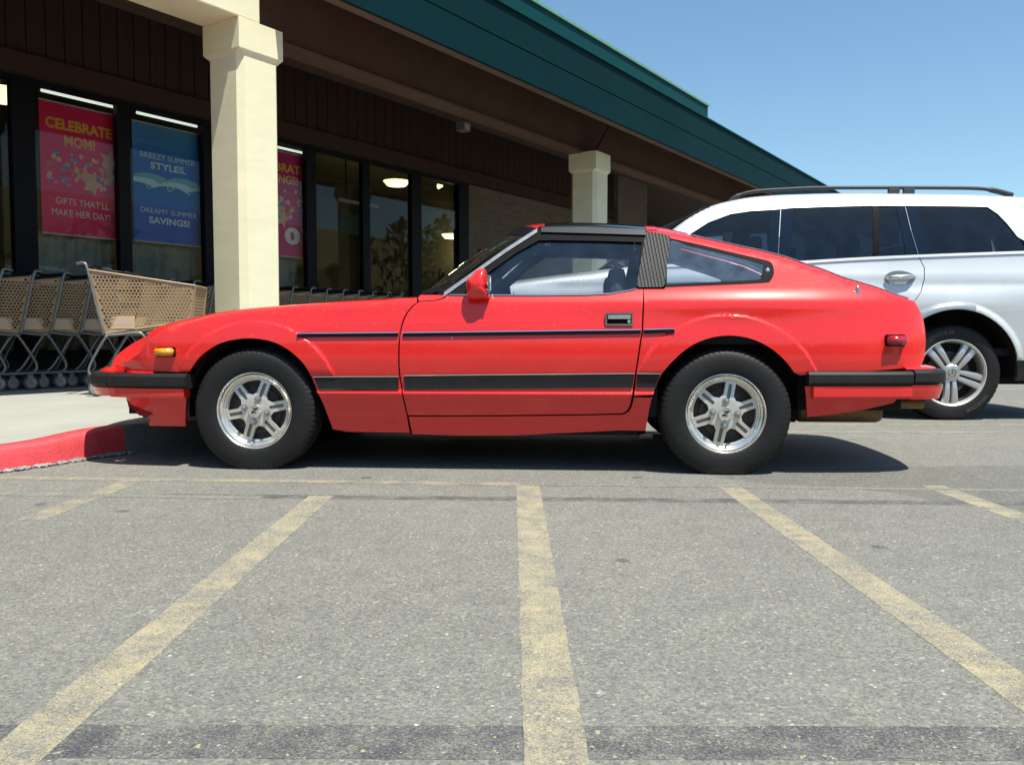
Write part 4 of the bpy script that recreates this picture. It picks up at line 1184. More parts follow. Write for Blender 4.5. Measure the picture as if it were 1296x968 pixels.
# front lip of the bonnet: joins the nose and the lamp buckets to the bonnet
ew0 = edge_w(u0) + .003
def at_hood(ya): return (u0 + .002, ya, hood_z(u0, 1 - abs(2*(ya - ew0)/(2*rc.H - 2*ew0) - 1)) + .0005)
for ys, uf, zf in ((np.linspace(.44, 2*rc.H - .44, 25), nose[0][0], nose[0][1]), (np.linspace(ew0 + .004, .44, 8), nose[0][0] + .13, nose[0][1] - .006), (np.linspace(2*rc.H - .44, 2*rc.H - ew0 - .004, 8), nose[0][0] + .13, nose[0][1] - .006)):
    rows = []
    for f in np.linspace(0, 1, 6):
        row = []
        for ya in ys:
            q = 1 - abs(2*(ya - .44)/(2*rc.H - .88) - 1) if uf == nose[0][0] else 0
            a_ = np.array((uf - 0*.07*q, ya, zf + .012*(1 - (1-q)**2))); b_ = np.array(at_hood(ya)); row.append(tuple(a_ + (b_ - a_)*f))
        rows.append(row)
    m = M(); m.grid(rows); m.obj("bonnet_lip", redp, rc.root, ang=40)
# headlamp buckets
for sd in (0, 1):
    Y = lambda w: w if sd == 0 else 2*rc.H - w
    m = M(); a, b = .13, .44; ub = nose[0][0] - .01
    ub += .16
    m.add([(ub + .02, Y(a-.02), .47), (ub + .02, Y(b), .47), (ub + .02, Y(b), nose[0][1] + .004), (ub + .02, Y(a-.02), nose[0][1] - .012), (nose[-1][0] + .05, Y(b), .47), (nose[-1][0] + .14, Y(a + .09), .47)],
          [(0, 1, 2, 3), (0, 1, 4, 5)])
    bk = m.obj("headlamp_bucket", redp, rc.root, fix=False)
    m = M(); m.lathe([(.001, -.025), (.05, -.02), (.085, 0), (.095, .01), (.095, .03)], 28)
    m.v = [(y + ub - .06, Y(.29) + x, z + .60) for x, y, z in m.v]; m.obj("headlamp", mat("headlamp_glass", (.5, .52, .52), .1, .3, coat=1), rc.root, smooth=True)
# ---- bumpers
def bumper_prof(z0, z1, d0=-.03, dp=.022, n=3):
    return [(.06, z1 - .004), (.004, z1), (-dp*.6, z1 - .004), (-dp, z1 - .016), (-dp, z0 + .016), (-dp*.6, z0 + .004), (.004, z0), (.06, z0 + .004)]
zt, zb = A(200, 472)[1], A(200, 490.6)[1]; zl = zb - .042
fb_near = [(-.335, -.002), (-.5, .012), (-.62, .028), (-.72, .050), (-.775, .072)]
fb_cap = [(-.782, .075), (-.86, .118), (-.925, .19), (-.965, .30), (-.99, .48), (-1.0, .845)]
for sd, mr_ in ((0, 1), (1, -1)):
    pl = [(u, w if sd == 0 else 2*rc.H - w) for u, w in fb_near]
    pr = bumper_prof(zb, zt)
    if sd == 0: pr = [(-d, z) for d, z in pr]
    e_ = rc.wrap("bumper_end_strip", pl, pr, rubber, sym=False)
    sk = [(.05, zb - .001), (-.012, zb - .001), (-.011, zb - .036), (.002, zb - .048), (.05, zb - .048)]
    rc.wrap("end_skirt", [(-.352, pl[0][1])] + pl[1:], [(-d, z) for d, z in sk] if sd == 0 else sk, redp, e_, sym=False)
nb = rc.wrap("front_bumper", fb_cap, [(-d, z) for d, z in bumper_prof(zb, zt)], rubber)
rc.wrap("bumper_skirt", [(u + .006, w + .004) for u, w in fb_cap], [(-d, z) for d, z in [(.06, zb - .001), (-.018, zb - .001), (-.016, zb - .012), (.0, zl), (.05, zl + .002)]], redp, nb)
rc.wrap("bumper_top", [(u + .03, w + .02) for u, w in fb_cap], [(-d, z) for d, z in [(.10, zt + .026), (.02, zt + .024), (-.008, zt + .012), (-.014, zt + .001), (.08, zt + .001)]], redp, nb)
zt2, zb2 = A(1080, 469.5)[1], A(1080, 488)[1]
rb_near = [(2.665, .006), (2.85, .016), (3.0, .030), (3.10, .042), (3.155, .054)]
rb_cap = [(3.162, .056), (3.25, .084), (3.315, .135), (3.352, .21), (3.38, .36), (3.40, .55), (3.41, .845)]
for sd in (0, 1):
    pl = [(u, w if sd == 0 else 2*rc.H - w) for u, w in rb_near]
    pr = bumper_prof(zb2, zt2)
    if sd == 1: pr = [(-d, z) for d, z in pr]
    e_ = rc.wrap("bumper_end_strip", pl, pr, rubber, sym=False)
    sk = [(.05, zb2 - .001), (-.014, zb2 - .001), (-.013, zb2 - .050), (-.004, zb2 - .062), (.05, zb2 - .062)]
    rc.wrap("end_skirt", [(2.69, pl[0][1])] + pl[1:], [(-d, z) for d, z in sk] if sd == 1 else sk, redp, e_, sym=False)
rb = rc.wrap("rear_bumper", rb_cap, bumper_prof(zb2 + .006, zt2 + .006), rubber)
rc.wrap("bumper_skirt", [(u - .006, w + .004) for u, w in rb_cap], [(.06, zb2 + .003), (-.018, zb2 + .003), (-.016, zb2 - .02), (-.002, zb2 - .066), (.05, zb2 - .062)], redp, rb)
rc.wrap("bumper_top", [(u - .03, w + .02) for u, w in rb_cap], [(.14, zt2 + .026), (.02, zt2 + .022), (-.010, zt2 + .014), (-.012, zt2 + .007), (.08, zt2 + .007)], redp, rb)
# ---- tail panel
rows = []
for u, z in tail:
    w0_ = float(rc.W(u, z)); row = []
    for k in range(25):
        f = k/24; q = 1 - abs(2*f - 1); row.append((u + .05*(1 - (1-q)**3), w0_ + (2*rc.H - 2*w0_)*f, z + .006*(1-(1-q)**2)))
    rows.append(row)
m = M(); m.grid(rows); m.obj("tail_panel", redp, rc.root, ang=40)
for sd in (0, 1):
    Y = lambda w: w if sd == 0 else 2*rc.H - w
    m = M(); u_ = tail[len(tail)//2][0] + .015; m.bbox(u_, u_ + .03, min(Y(.34), Y(.66)), max(Y(.34), Y(.66)), .62, .76, .008); m.obj("tail_light", redlens, rc.root)
# ---- glasshouse
gh = lambda u, z: rc.base(u, z)
glass_loop = L_([(598, 373.2), (680, 373), (742, 372.3), (773, 370.8), (794.6, 367), (805, 365), (809, 340), (812.5, 306.5), (760, 305), (700, 304), (682, 304.3), (655, 319), (619, 344.5)])
frame_loop = L_([(569, 373.5), (600, 374), (680, 374), (742, 373.2), (773, 371.8), (794.6, 368), (807, 366), (813, 335), (817.5, 297.5), (760, 295.5), (684, 293.5), (640, 322), (600, 350)])
seals = rc.panel("window_seal", frame_loop, seal, step=.03, W=gh, holes=[[tuple(p) for p in glass_loop]], flange=.03)
for s_, d_ in zip(seals, doors): s_.parent = d_
g_ = rc.panel("window_glass", glass_loop, car_glass, step=.04, W=lambda u, z: gh(u, z) + .014, flange=0)
for s_, d_ in zip(g_, doors): s_.parent = d_
for s_, d_ in zip(rc.strip3("belt_trim", L_([(569, 373), (680, 373.6), (742, 372.9), (773, 371.3), (794.6, 367.4), (805, 365.4)]), .007, chrome, out=.006, W=gh, n=4), doors): s_.parent = d_
# windscreen pillar
pil = L_([(557, 374), (569, 374), (600, 350.5), (640, 322.5), (684.5, 293.6), (684.5, 288.5), (676, 288.5), (640, 312), (600, 340)])
pillars = rc.panel("windscreen_pillar", pil, seal, step=.03, W=gh)
rc.strip3("pillar_trim", L_([(562, 372.5), (600, 345.5), (640, 317), (680, 291.3)]), .030, dchrome, out=.008, W=gh)
# roof side trim and header
rt = L_([(685, 288), (740, 287.3), (816.5, 290.5), (817.5, 297.8), (760, 296), (685, 294)])
rc.panel("roof_trim", rt, mat("satin_black_trim", (.035, .037, .042), .3, .3), step=.03, W=lambda u, z: gh(u, z) - .014, flange=.024)
# ribbed pillar behind the door
bp = rounded(L_([(818.5, 292.8), (833, 294.8), (848, 298.5), (845.5, 325), (841.5, 358), (839.6, 363.5), (808.5, 363.7), (805.5, 361.4), (811, 330), (816, 301)]), .012, 3)
ribs = rc.panel("ribbed_pillar", bp, mat("ribbed_black_vinyl", (.016, .016, .016), .5, spec=.35, var=.1), step=.0030,
    W=lambda u, z: gh(u, z) - .006 - .004 * np.abs(np.sin((u + .10*z) * math.pi / .0165)), flange=.02)
# quarter window
qwl = L_([(842, 365), (917.5, 361.5), (967, 358.8), (975.5, 356.2), (980, 347), (979.2, 337.3), (975.2, 331), (964, 327.6), (933, 320.4), (886.5, 309.4), (847.7, 300.8)])
qin = L_([(844, 360), (917.5, 356.2), (958, 354), (963.5, 350), (966.3, 338), (962, 332.5), (914, 320), (870, 309.2), (847.5, 305)])
rc.panel("quarter_window_surround", smooth_line(qwl + qwl[:1], 3)[:-1], seal, step=.025, W=lambda u, z: gh(u, z) + .004, holes=[smooth_line(qin + qin[:1], 3)[:-1]], flange=.01)
rc.panel("quarter_window", smooth_line(qin + qin[:1], 3)[:-1], glass("painted_haze_quarter_glass", (.92, .95, .97), 1.5, .13, (.25, .38, .58)), step=.04, W=lambda u, z: gh(u, z) + .008, flange=0)  # bluish reflection haze painted into the glass as diffuse colour
lin = smooth_line(L_([(846, 296), (886, 304.5), (927, 315), (966, 325), (984, 333), (988, 346), (980, 357), (1040, 356), (1060, 351), (995, 330), (927, 311.5), (868, 298.6)]), 1)
rc.panel("headlining", lin, mat("grey_headlining", (.10, .12, .15), .8), step=.05, W=lambda u, z: gh(u, z) + .040, flange=0)
mk = A(971.5, 342.4); m = M(); 
for sd in (0, 1):
    m = M(); m.lathe([(.001, -.006), (.009, -.005), (.012, 0)], 14, (0, 0, 0)); w_ = float(gh(*mk)); yy = w_ - .001 if sd == 0 else 2*rc.H - w_ + .001
    m.v = [(x + mk[0], (y if sd == 0 else -y) + yy, z + mk[1]) for x, y, z in m.v]; m.obj("window_fastener", chrome, rc.root, smooth=True)
# windscreen
sb = A(558, 373.5); wb = float(gh(*sb)); st_ = A(680, 289.5); wt_ = float(gh(*st_))
rows = []; n = 14
for i in range(n + 1):
    f = i / n; row = []
    for k in range(25):
        q = 1 - abs(k/12 - 1); g1 = 1 - (1-q)**2.2
        ub, zb_ = sb[0] - .20 * g1, sb[1] + .028 * g1; ut, zt_ = st_[0] - .115 * g1, st_[1] + .044 * g1
        ww = wb + (wt_ - wb) * f; y = ww + (2*rc.H - 2*ww) * k/24
        bow = .018 * math.sin(math.pi * f)
        row.append((ub + (ut - ub)*f - bow*.5, y, zb_ + (zt_ - zb_)*f + bow))
    rows.append(row)
m = M(); m.grid(rows[:-1]); wsm = m.obj("windscreen", shield_glass, rc.root, smooth=True)
m = M(); m.grid([[(x-.002, y, z + .003) for x, y, z in rows[-3]], [(x-.002, y, z + .004) for x, y, z in rows[-1]]]); m.obj("windscreen_top_seal", seal, rc.root)
m = M(); m.grid([[(x-.002, y, z + .003) for x, y, z in rows[0]], [(x-.002, y, z + .003) for x, y, z in rows[1][:]]]); m.obj("windscreen_base_seal", seal, rc.root)
base_row = rows[0]; head_row = rows[-1]
# scuttle between bonnet and windscreen
hr = []
for k in range(25):
    f = k/24; q = 1 - abs(2*f-1); ew = edge_w(u1) + .003
    hr.append((u1, ew + (2*rc.H-2*ew)*f, hood_z(u1, q) - .006))
m = M(); m.grid([hr, [(x, y, z - .002) for x, y, z in base_row]]); m.obj("scuttle", seal, rc.root)
m = M()
for (ya, yb) in ((.42, .80), (.95, 1.35)):
    m.tube([(u1 - .02, ya, hr[6][2] + .03), (u1 + .0, ya + .1, hr[8][2] + .04), (u1 + .06, yb, hr[12][2] + .05)], .007, 6)
m.bbox(u1 - .06, u1 + .0, .36, .44, hr[6][2] + .005, hr[6][2] + .03, .006); m.obj("wiper", seal, rc.root)
# roof
ur0, ur1 = st_[0], A(817, 292)[0]; ur2 = rsil[3][0]
def roof_pt(u, f):
    if u > ur1: zl_ = float(rc.zT(u)); ww = float(rc.base(np.array(u), np.array(zl_)) + rc.r(np.array(u)))
    else:
        zz0 = A(685, 288)[1]; zz1 = A(817, 290.6)[1]; zl_ = zz0 + (zz1 - zz0)*(u - ur0)/(ur1 - ur0); ww = float(gh(u, zl_))
    q = 1 - abs(2*f - 1); 
    return (u, ww + (2*rc.H - 2*ww)*f, zl_ + .052 * (1 - (1-q)**2.6) + .012*math.sin(math.pi*max(0, min(1, (u-ur0)/(ur1-ur0)))))
hd = []
for i in range(6):
    f = i/5; row = []
    for k in range(25):
        a = np.array(head_row[k]); b = np.array(roof_pt(ur0 + .035, k/24)); row.append(tuple(a + (b-a)*f + np.array([0, 0, .006*math.sin(math.pi*f) + .002])))
    hd.append(row)
m = M(); m.grid(hd); m.obj("roof_header", redp, rc.root, ang=40)
def roof_patch(name, ua, ub, f0, f1, m_, lift=0.):
    m = M(); rows = [[(p[0], p[1], p[2] + lift) for p in (roof_pt(u, f) for f in np.linspace(f0, f1, 16))] for u in np.linspace(ua, ub, 14)]
    m.grid(rows); e = [[(x, y, z - .014) for x, y, z in r] for r in (rows[0], rows[-1])]
    m.grid([rows[0], e[0]]); m.grid([rows[-1], e[1]])
    m.grid([[r[0] for r in rows], [(r[0][0], r[0][1], r[0][2] - .014) for r in rows]]); m.grid([[r[-1] for r in rows], [(r[-1][0], r[-1][1], r[-1][2] - .014) for r in rows]])
    return m.obj(name, m_, rc.root, ang=40)
roof_patch("roof_glass_panel", ur0 + .038, ur1 - .002, 0.0, .445, blackg, .004)
roof_patch("roof_glass_panel", ur0 + .038, ur1 - .002, .555, 1.0, blackg, .004)
roof_patch("roof_centre_bar", ur0 + .030, ur1 + .01, .44, .56, redp, -.001)
roof_patch("roof_rear", ur1 + .003, ur2 + .02, 0.0, 1.0, redp, .0)
# tailgate
def gate_pt(u, f, lift=0.):
    zl_ = float(rc.zT(u)); ww = float(rc.base(np.array(u), np.array(zl_)) + rc.r(np.array(u))); q = 1 - abs(2*f-1)
    cr = .048 + (.012 - .048) * sstep((u - 2.6)/.6)
    return (u, ww + (2*rc.H-2*ww)*f, zl_ + cr*(1-(1-q)**2.2) + lift)
def gate_patch(name, ua, ub, f0, f1, m_, lift, parent=None, nu=24):
    m = M(); m.grid([[gate_pt(u, f, lift) for f in np.linspace(f0, f1, 20)] for u in np.linspace(ua, ub, nu)]); return m.obj(name, m_, parent or rc.root, ang=40, fix=True)
ut_ = tail[0][0]
gg = gate_patch("tailgate", ur2 + .02, ut_, 0.0, .12, redp, .0)
for a, b, c_, d in ((ur2 + .02, ut_, .88, 1.0), (3.0, ut_, .12, .88), (ur2 + .02, ur2 + .07, .12, .88)): gate_patch("tailgate_frame", a, b, c_, d, redp, .0, gg)
for a, b, c_, d in ((ur2 + .02, 3.0, .868, .998), (ur2 + .02, 3.0, .002, .132), (2.98, ut_ - .03, .01, .99), (ur2 - .02, ur2 + .065, .01, .99)): gate_patch("tailgate_lining", a, b, c_, d, bpy.data.materials["grey_headlining"], -.014, gg)
gate_patch("rear_window", ur2 + .065, 3.005, .115, .885, glass("rear_window_glass", (.35, .4, .42), 1.55, .03), .004, gg)
for fe in (.004, .996):
    m = M(); m.tube([gate_pt(u, fe, .003) for u in np.linspace(ur2 + .03, ut_ - .03, 40)], .004, 5); m.obj("tailgate_edge", bpy.data.materials.get("tailgate_edge_grey") or mat("tailgate_edge_grey", (.14, .13, .14), .6, spec=.2), gg, smooth=True)

# ---- small fittings on the near side and their twins
def fit(px, py, sd):
    u, z = A(px, py); w_ = float(rc.base(np.array(u), np.array(z)))
    return u, (w_ if sd == 0 else 2*rc.H - w_), z, (-1 if sd == 0 else 1)
for sd in (0, 1):
    # handle
    u, y, z, s_ = fit(783.6, 404.1, sd); hwx, hh = .066, .030
    m = M(); lo_, hi_ = sorted((y + .01*-s_, y + s_*.007))
    lp = rounded([(u-hwx, z-hh), (u+hwx, z-hh), (u+hwx, z+hh), (u-hwx, z+hh)], .008, 3); hl_ = rounded([(u-hwx+.008, z-hh+.008), (u+hwx-.008, z-hh+.008), (u+hwx-.008, z+hh-.008), (u-hwx+.008, z+hh-.008)], .004, 2)
    m.plate([lp, hl_], lambda a, b, t: (a, y + s_*.012 - s_*t, b), .016)
    ho = m.obj("door_handle", chrome, doors[sd], fix=False)
    m = M(); m.add([(u-hwx+.006, y + s_*.004, z-hh+.006), (u+hwx-.006, y + s_*.004, z-hh+.006), (u+hwx-.006, y + s_*.004, z+hh-.006), (u-hwx+.006, y+s_*.004, z+hh-.006)], [(0, 1, 2, 3)]); m.obj("handle_recess", seal, ho, fix=False)
    m = M(); a_, b_ = sorted((y + s_*.010, y + s_*.016)); m.bbox(u-hwx+.012, u+hwx-.012, a_, b_, z + .001, z+hh-.010, .0025)
    m.lathe([(.001, -.003), (.008, -.002), (.009, .004)], 14, (u + hwx - .020, y + s_*.012, z - .011)); m.obj("handle_lever", chrome, ho, ang=40)
    # amber side lamp and red side lamp
    for (px, py, hx, hz, mm_, nm) in ((209.8, 445.5, .050, .0195, amber, "side_marker_lamp"), (1133, 430.8, .046, .0225, redlens, "rear_marker_lamp")):
        u, y, z, s_ = fit(px, py, sd)
        e = .02; W1 = float(rc.base(np.array(u - hx), np.array(z))); W2 = float(rc.base(np.array(u + hx), np.array(z)))
        def Yy(uu, out): 
            w_ = W1 + (W2 - W1) * (uu - (u - hx)) / (2*hx) - out; return w_ if sd == 0 else 2*rc.H - w_
        m = M(); bm = bmesh.new(); bmesh.ops.create_cube(bm, size=1)
        for v in bm.verts: v.co = Vector((v.co.x*2*hx, v.co.y*.046, v.co.z*2*hz))
        bmesh.ops.bevel(bm, geom=bm.edges[:], offset=.007, segments=2, affect='EDGES'); bm.verts.index_update()
        m.add([(u + v.co.x, Yy(u + v.co.x, .016 - (v.co.y if True else 0)), z + v.co.z) for v in bm.verts], [[v.index for v in f.verts] for f in bm.faces]); bm.free()
        ln = m.obj(nm, mm_, rc.root, ang=40)
        m = M(); lp = rounded([(u-hx-.005, z-hz-.005), (u+hx+.005, z-hz-.005), (u+hx+.005, z+hz+.005), (u-hx-.005, z+hz+.005)], .008, 3)
        m.plate([lp], lambda a, b, t: (a, Yy(a, .006 - t), b), .01); m.obj("lamp_gasket", seal, ln, fix=False)
# door mirror
for sd in (0, 1):
    u, y, z, s_ = fit(607, 372, sd)
    prof = [A(592, 378), A(593, 359), A(600, 352), A(608.4, 345.5), A(617.5, 344.3), A(618.6, 352), A(618.8, 363), A(617, 368), A(619.5, 374), A(619.5, 378.6), A(606, 380.5), A(597, 380.5)]
    prof = [(p[0] - .0, p[1]) for p in smooth_line(prof + prof[:1], 3)[:-1]]
    c0 = np.mean(prof, 0); n_ = 6; rows = []
    for i in range(n_ + 1):
        f = i / n_; sc = 1.0 if f < .6 else math.sqrt(max(.02, 1 - ((f - .6)/.42)**2))
        rows.append([(c0[0] + (p[0] - c0[0]) * sc * .985, y + s_*(-.03 + .128 * f), c0[1] + (p[1] - c0[1]) * sc + .004) for p in prof])
    m = M(); m.grid(rows, closed_v=True); m.add(rows[-1], [tuple(range(len(prof)))])
    mo = m.obj("door_mirror", redp, doors[sd], ang=50)
    m = M(); ue = max(p[0] for p in prof) + .002
    lo_, hi_ = sorted((y + s_*.02, y + s_*.088)); m.bbox(ue - .006, ue + .002, lo_, hi_, c0[1] - .02, c0[1] + .055, .003); m.obj("mirror_glass", chrome, mo)
# washer / nozzle cones: little aerial base on the tail
u, z = A(1086, 371.5); w_ = float(rc.base(np.array(u), np.array(z)))
m = M(); m.lathe([(.018, 0), (.014, .012), (.008, .03), (.006, .045), (.001, .046)], 14); m.v = [(x + u, zq*.8 + w_ + .01, y + z - .008) for x, y, zq in m.v]; m.obj("aerial_base", dchrome, rc.root, smooth=True)
m = M(); gp_ = gate_pt(A(1092, 360)[0], .5, 0.0); m.bbox(gp_[0] - .03, gp_[0] + .05, .70, .99, gp_[2] + .0, gp_[2] + .028, .008); m.obj("rear_wiper_housing", seal, rc.root)

# ---- underside, wheel wells, exhaust
m = M(); m.box(.42, 1.92, .10, 2*rc.H - .10, .175, .24); m.box(-.78, -.38, .26, 2*rc.H - .26, .25, .42); m.box(2.66, 3.15, .16, 2*rc.H - .16, .30, .46); m.box(-.40, 2.7, .36, 2*rc.H - .36, .22, .42)
m.obj("underbody", under, rc.root)
for uc, rr in ((0.0, .352), (2.29, .375)):
    for sd in (0, 1):
        Y = lambda w: w if sd == 0 else 2*rc.H - w
        m = M(); rows = []
        for k in range(29):
            a = R(4) + R(184) * k / 28
            rows.append([(uc + rr*1.01*math.cos(a), Y(.050), .30 + rr*math.sin(a)), (uc + (rr + .03)*math.cos(a), Y(.08), .30 + (rr + .03)*math.sin(a)), (uc + (rr + .03)*math.cos(a), Y(.34), .30 + (rr+.03)*math.sin(a)), (uc, Y(.36), .30)])
        m.grid(rows); m.obj("wheel_well", well_m, rc.root, fix=False)
tan_m = mat("rusty_exhaust", (.20, .135, .06), .55, .4, var=.3, vscale=12)
m = M(); m.lathe([(.001, -.22), (.055, -.21), (.062, -.19), (.062, .19), (.055, .21), (.001, .22)], 20); m.v = [(y + A(1065, 524, w=.35)[0], .42 + x, z + A(1075, 520, w=.38)[1]) for x, y, z in m.v]
m.obj("silencer", tan_m, rc.root, smooth=True)
ue, ze = A(1168, 510, w=.30)
m = M(); m.tube([(ue - .45, .34, ze - .005), (ue - .2, .31, ze), (ue, .30, ze)], .029, 14, cap=False); m.tube([(ue, .30, ze), (ue - .1, .305, ze)], .024, 14, cap=False); m.obj("exhaust_pipe", tan_m, rc.root, smooth=True)
m = M(); m.tube([(1.86, .08, .20), (1.93, .12, .17), (2.0, .2, .16)], .012, 6); m.bbox(1.88, 1.95, .05, .12, .165, .185, .004); m.obj("suspension_bracket", under, rc.root)
# torn air dam edge under the nose
m = M(); rnd2 = random.Random(4)
dam = densify(L_([(156, 503), (160, 512), (171, 520), (183, 527)]), .008, closed=False)
m.grid([[(u, float(rc.base(np.array(u), np.array(.378))) + .045, z - .004 - rnd2.random()*.010) for u, z in dam], [(u + .05, float(rc.base(np.array(u), np.array(.378))) + .06, z + .02) for u, z in dam]])
m.obj("torn_air_dam", mat("scraped_dark_plastic", (.30, .02, .02), .7), rc.root, fix=False)

# ---- wheels
def wheel6(parent, uc, sd, a0, zc=.292):
    Y = (lambda w: w) if sd == 0 else (lambda w: 2*rc.H - w)
    root = empty("wheel", (uc, Y(.0), zc)); root.parent = parent
    fl = 1 if sd == 0 else -1
    def put(m, name, mt, **kw):
        m.v = [(x, y*fl, z) for x, y, z in m.v]; return m.obj(name, mt, root, **kw)
    t_ = tyre_mesh(.311, .183, .19, 0, 70, .012, zc); put(t_, "tyre", tyre_m, ang=38)
    m = M(); m.lathe([(.188, .030), (.1925, .018), (.1915, .0125), (.187, .0115), (.183, .016), (.177, .030), (.171, .034), (.168, .036), (.166, .046), (.160, .050), (.156, .062), (.152, .068), (.150, .15), (.148, .19), (.19, .195)], 72)
    put(m, "rim", rim_p, ang=30)
    # six spokes with a slot in each
    def pt(r, a): return (r*math.cos(a), r*math.sin(a))
    star, slots, pads = [], [], []
    for k in range(6):
        a = a0 + k*math.pi/3
        hw0, hw1 = .031, .0240
        d = np.array(pt(1, a)); n_ = np.array(pt(1, a + math.pi/2))
        p = [d*.066 - n_*.040, d*.088 - n_*hw0*.80, d*.156 - n_*hw1, d*.158, d*.156 + n_*hw1, d*.088 + n_*hw0*.80, d*.066 + n_*.040]
        star += [tuple(q) for q in p]
        s_ = [d*.070 - n_*.0085, d*.141 - n_*.0085, d*.141 + n_*.0085, d*.070 + n_*.0085]
        slots.append(rounded([tuple(q) for q in s_], .006, 3))
    cap = [pt(.033, 2*math.pi*k/24) for k in range(24)]
    m = M(); m.plate([star] + slots, lambda x, z, t: (x, .034 + .016*min(1, max(0, (math.hypot(x, z) - .05)/.10)) + t, z), .022); m.lathe([(.146, .064), (.150, .052), (.158, .050), (.161, .058)], 60); put(m, "spokes", rim_m, fix=False)
    m = M(); m.plate([star], lambda x, z, t: (x*.985, .034 + .016*min(1, max(0, (math.hypot(x, z) - .05)/.10)) + .0095 + t, z*.985), .008); put(m, "spoke_recess", mat("dark_aluminium", (.22, .21, .19), .5, .6), fix=False)
    m = M(); m.lathe([(.001, .085), (.15, .085), (.155, .10)], 40); m.lathe([(.06, .075), (.118, .075), (.122, .085)], 40); put(m, "brake_disc", mat("dirty_brake", (.06, .05, .045), .7, .3, var=.4), ang=30)
    for k in range(4):
        a = a0 + .12 + k*math.pi/2; c = pt(.059, a)
        m = M(); m.lathe([(.016, .040), (.0155, .030), (.010, .029), (.0095, .016), (.0085, .012), (.004, .0095), (.0005, .009)], 16, (c[0], 0, c[1])); put(m, "wheel_nut", nut_m, ang=40)
        m = M(); m.lathe([(.0165, .0335), (.0105, .0295), (.0103, .033)], 16, (c[0], 0, c[1])); put(m, "nut_seat", seal, ang=40)
    m = M(); m.lathe([(.034, .036), (.0335, .020), (.031, .0165), (.027, .0165), (.0255, .019), (.0005, .0175)], 32)
    hc = put(m, "hub_cap", rim_p, ang=30)
    m = M(); zp = [(-.017, .010), (.014, .006), (.000, -.001), (.017, -.010), (-.014, -.006), (.000, .001)]
    zz = [(x + .5*z, z) for x, z in [(-.016, .011), (.016, .011), (.016, .007), (-.005, -.007), (.016, -.007), (.016, -.011), (-.016, -.011), (-.016, -.007), (.005, .007), (-.016, .007)]]
    m.plate([[(p[0]*.85, p[1]*1.15) for p in zz]], lambda x, z, t: (x*fl, .0145 + t, z), .003); put(m, "cap_emblem", seal, fix=False).parent = root
    # valve
    c = pt(.158, a0 - 2.9); m = M(); m.tube([(c[0], .06, c[1]), (c[0]*.95, .022, c[1]*.95)], .0035, 6); put(m, "valve", seal)
    # raised sidewall lettering
    return root
def side_text(parent, txt, r, ac, size, y, fl, m_, spread=1.0):
    """letters bent round the sidewall"""
    v, f = text_mesh(txt, size, .002)
    xs = [p[0] for p in v]; cx = (min(xs) + max(xs))/2; mm = M(); out = []
    for x, yy, _ in v:
        a = ac - (x - cx)/r * spread; rr = r + yy - size*.35
        out.append((rr*math.cos(a), y, rr*math.sin(a)))
    mm.add(out, f); return mm.obj("tyre_lettering", m_, parent, fix=False)
ty_l = mat("tyre_letters", (.045, .045, .046), .5)
for sd in (0, 1):
    w1 = wheel6(rc.root, -.008, sd, R(70.5)); w2 = wheel6(rc.root, 2.29, sd, R(79))
# cabin
m = M(); m.box(.62, 2.5, .16, 2*rc.H - .16, .26, .30); m.add([(.60, .2, .84), (.60, 2*rc.H - .2, .84), (.95, 2*rc.H - .2, .80), (.95, .2, .80), (.98, .2, .5), (.98, 2*rc.H - .2, .5), (.45, .3, .86), (.45, 2*rc.H-.3, .86)], [(0, 1, 2, 3), (3, 2, 5, 4), (0, 1, 7, 6)])
m.box(1.90, 1.98, .14, 2*rc.H - .14, .3, .72); m.box(1.98, 3.1, .14, 2*rc.H - .14, .62, .66)
m.obj("cabin_trim", cabin, rc.root, fix=False)
tp = L_([(600, 372), (680, 380), (806, 380), (806, 520), (560, 520), (570, 372)])
rc.panel("door_trim", L_([(590, 378), (806, 370), (800, 515), (540, 515), (545, 385)]), cabin, step=.08, W=lambda u, z: rc.base(u, z) + .07, flange=0)
for y in (.50, 1.19):
    m = M(); m.bbox(1.22, 1.72, y - .25, y + .25, .34, .50, .04)
    so_ = m.obj("seat", seat_m, rc.root, ang=40)
    m = M(); m.bbox(1.62, 1.76, y - .24, y + .24, .44, .88, .05); m.v = [(x + (z - .44)*.30, yy, z) for x, yy, z in m.v]; m.obj("backrest", seat_m, so_, ang=40)
    m = M(); m.bbox(1.745, 1.835, y - .125, y + .125, .865, 1.015, .04); m.obj("headrest", seat_m, so_, ang=40)
m = M(); ring = [(.0, .185*math.cos(a), .185*math.sin(a)) for a in [2*math.pi*k/32 for k in range(32)]]
m.tube(ring, .013, 8, closed=True); m.tube([(0, -.18, 0), (.02, 0, -.01), (0, .18, 0)], .012, 6); m.tube([(.0, 0, 0), (-.25, 0, -.10)], .03, 8)
ca_, sa_ = math.cos(R(22)), math.sin(R(22)); m.v = [(x*ca_ + z*sa_ + 1.10, y + .50, -x*sa_*-1 + z*ca_ + .79) for x, y, z in m.v]
m.obj("steering_wheel", seal, rc.root, smooth=True)
m = M(); m.bbox(1.02, 1.04, .75, .95, 1.10, 1.155, .008); m.obj("rear_view_mirror", seal, rc.root)
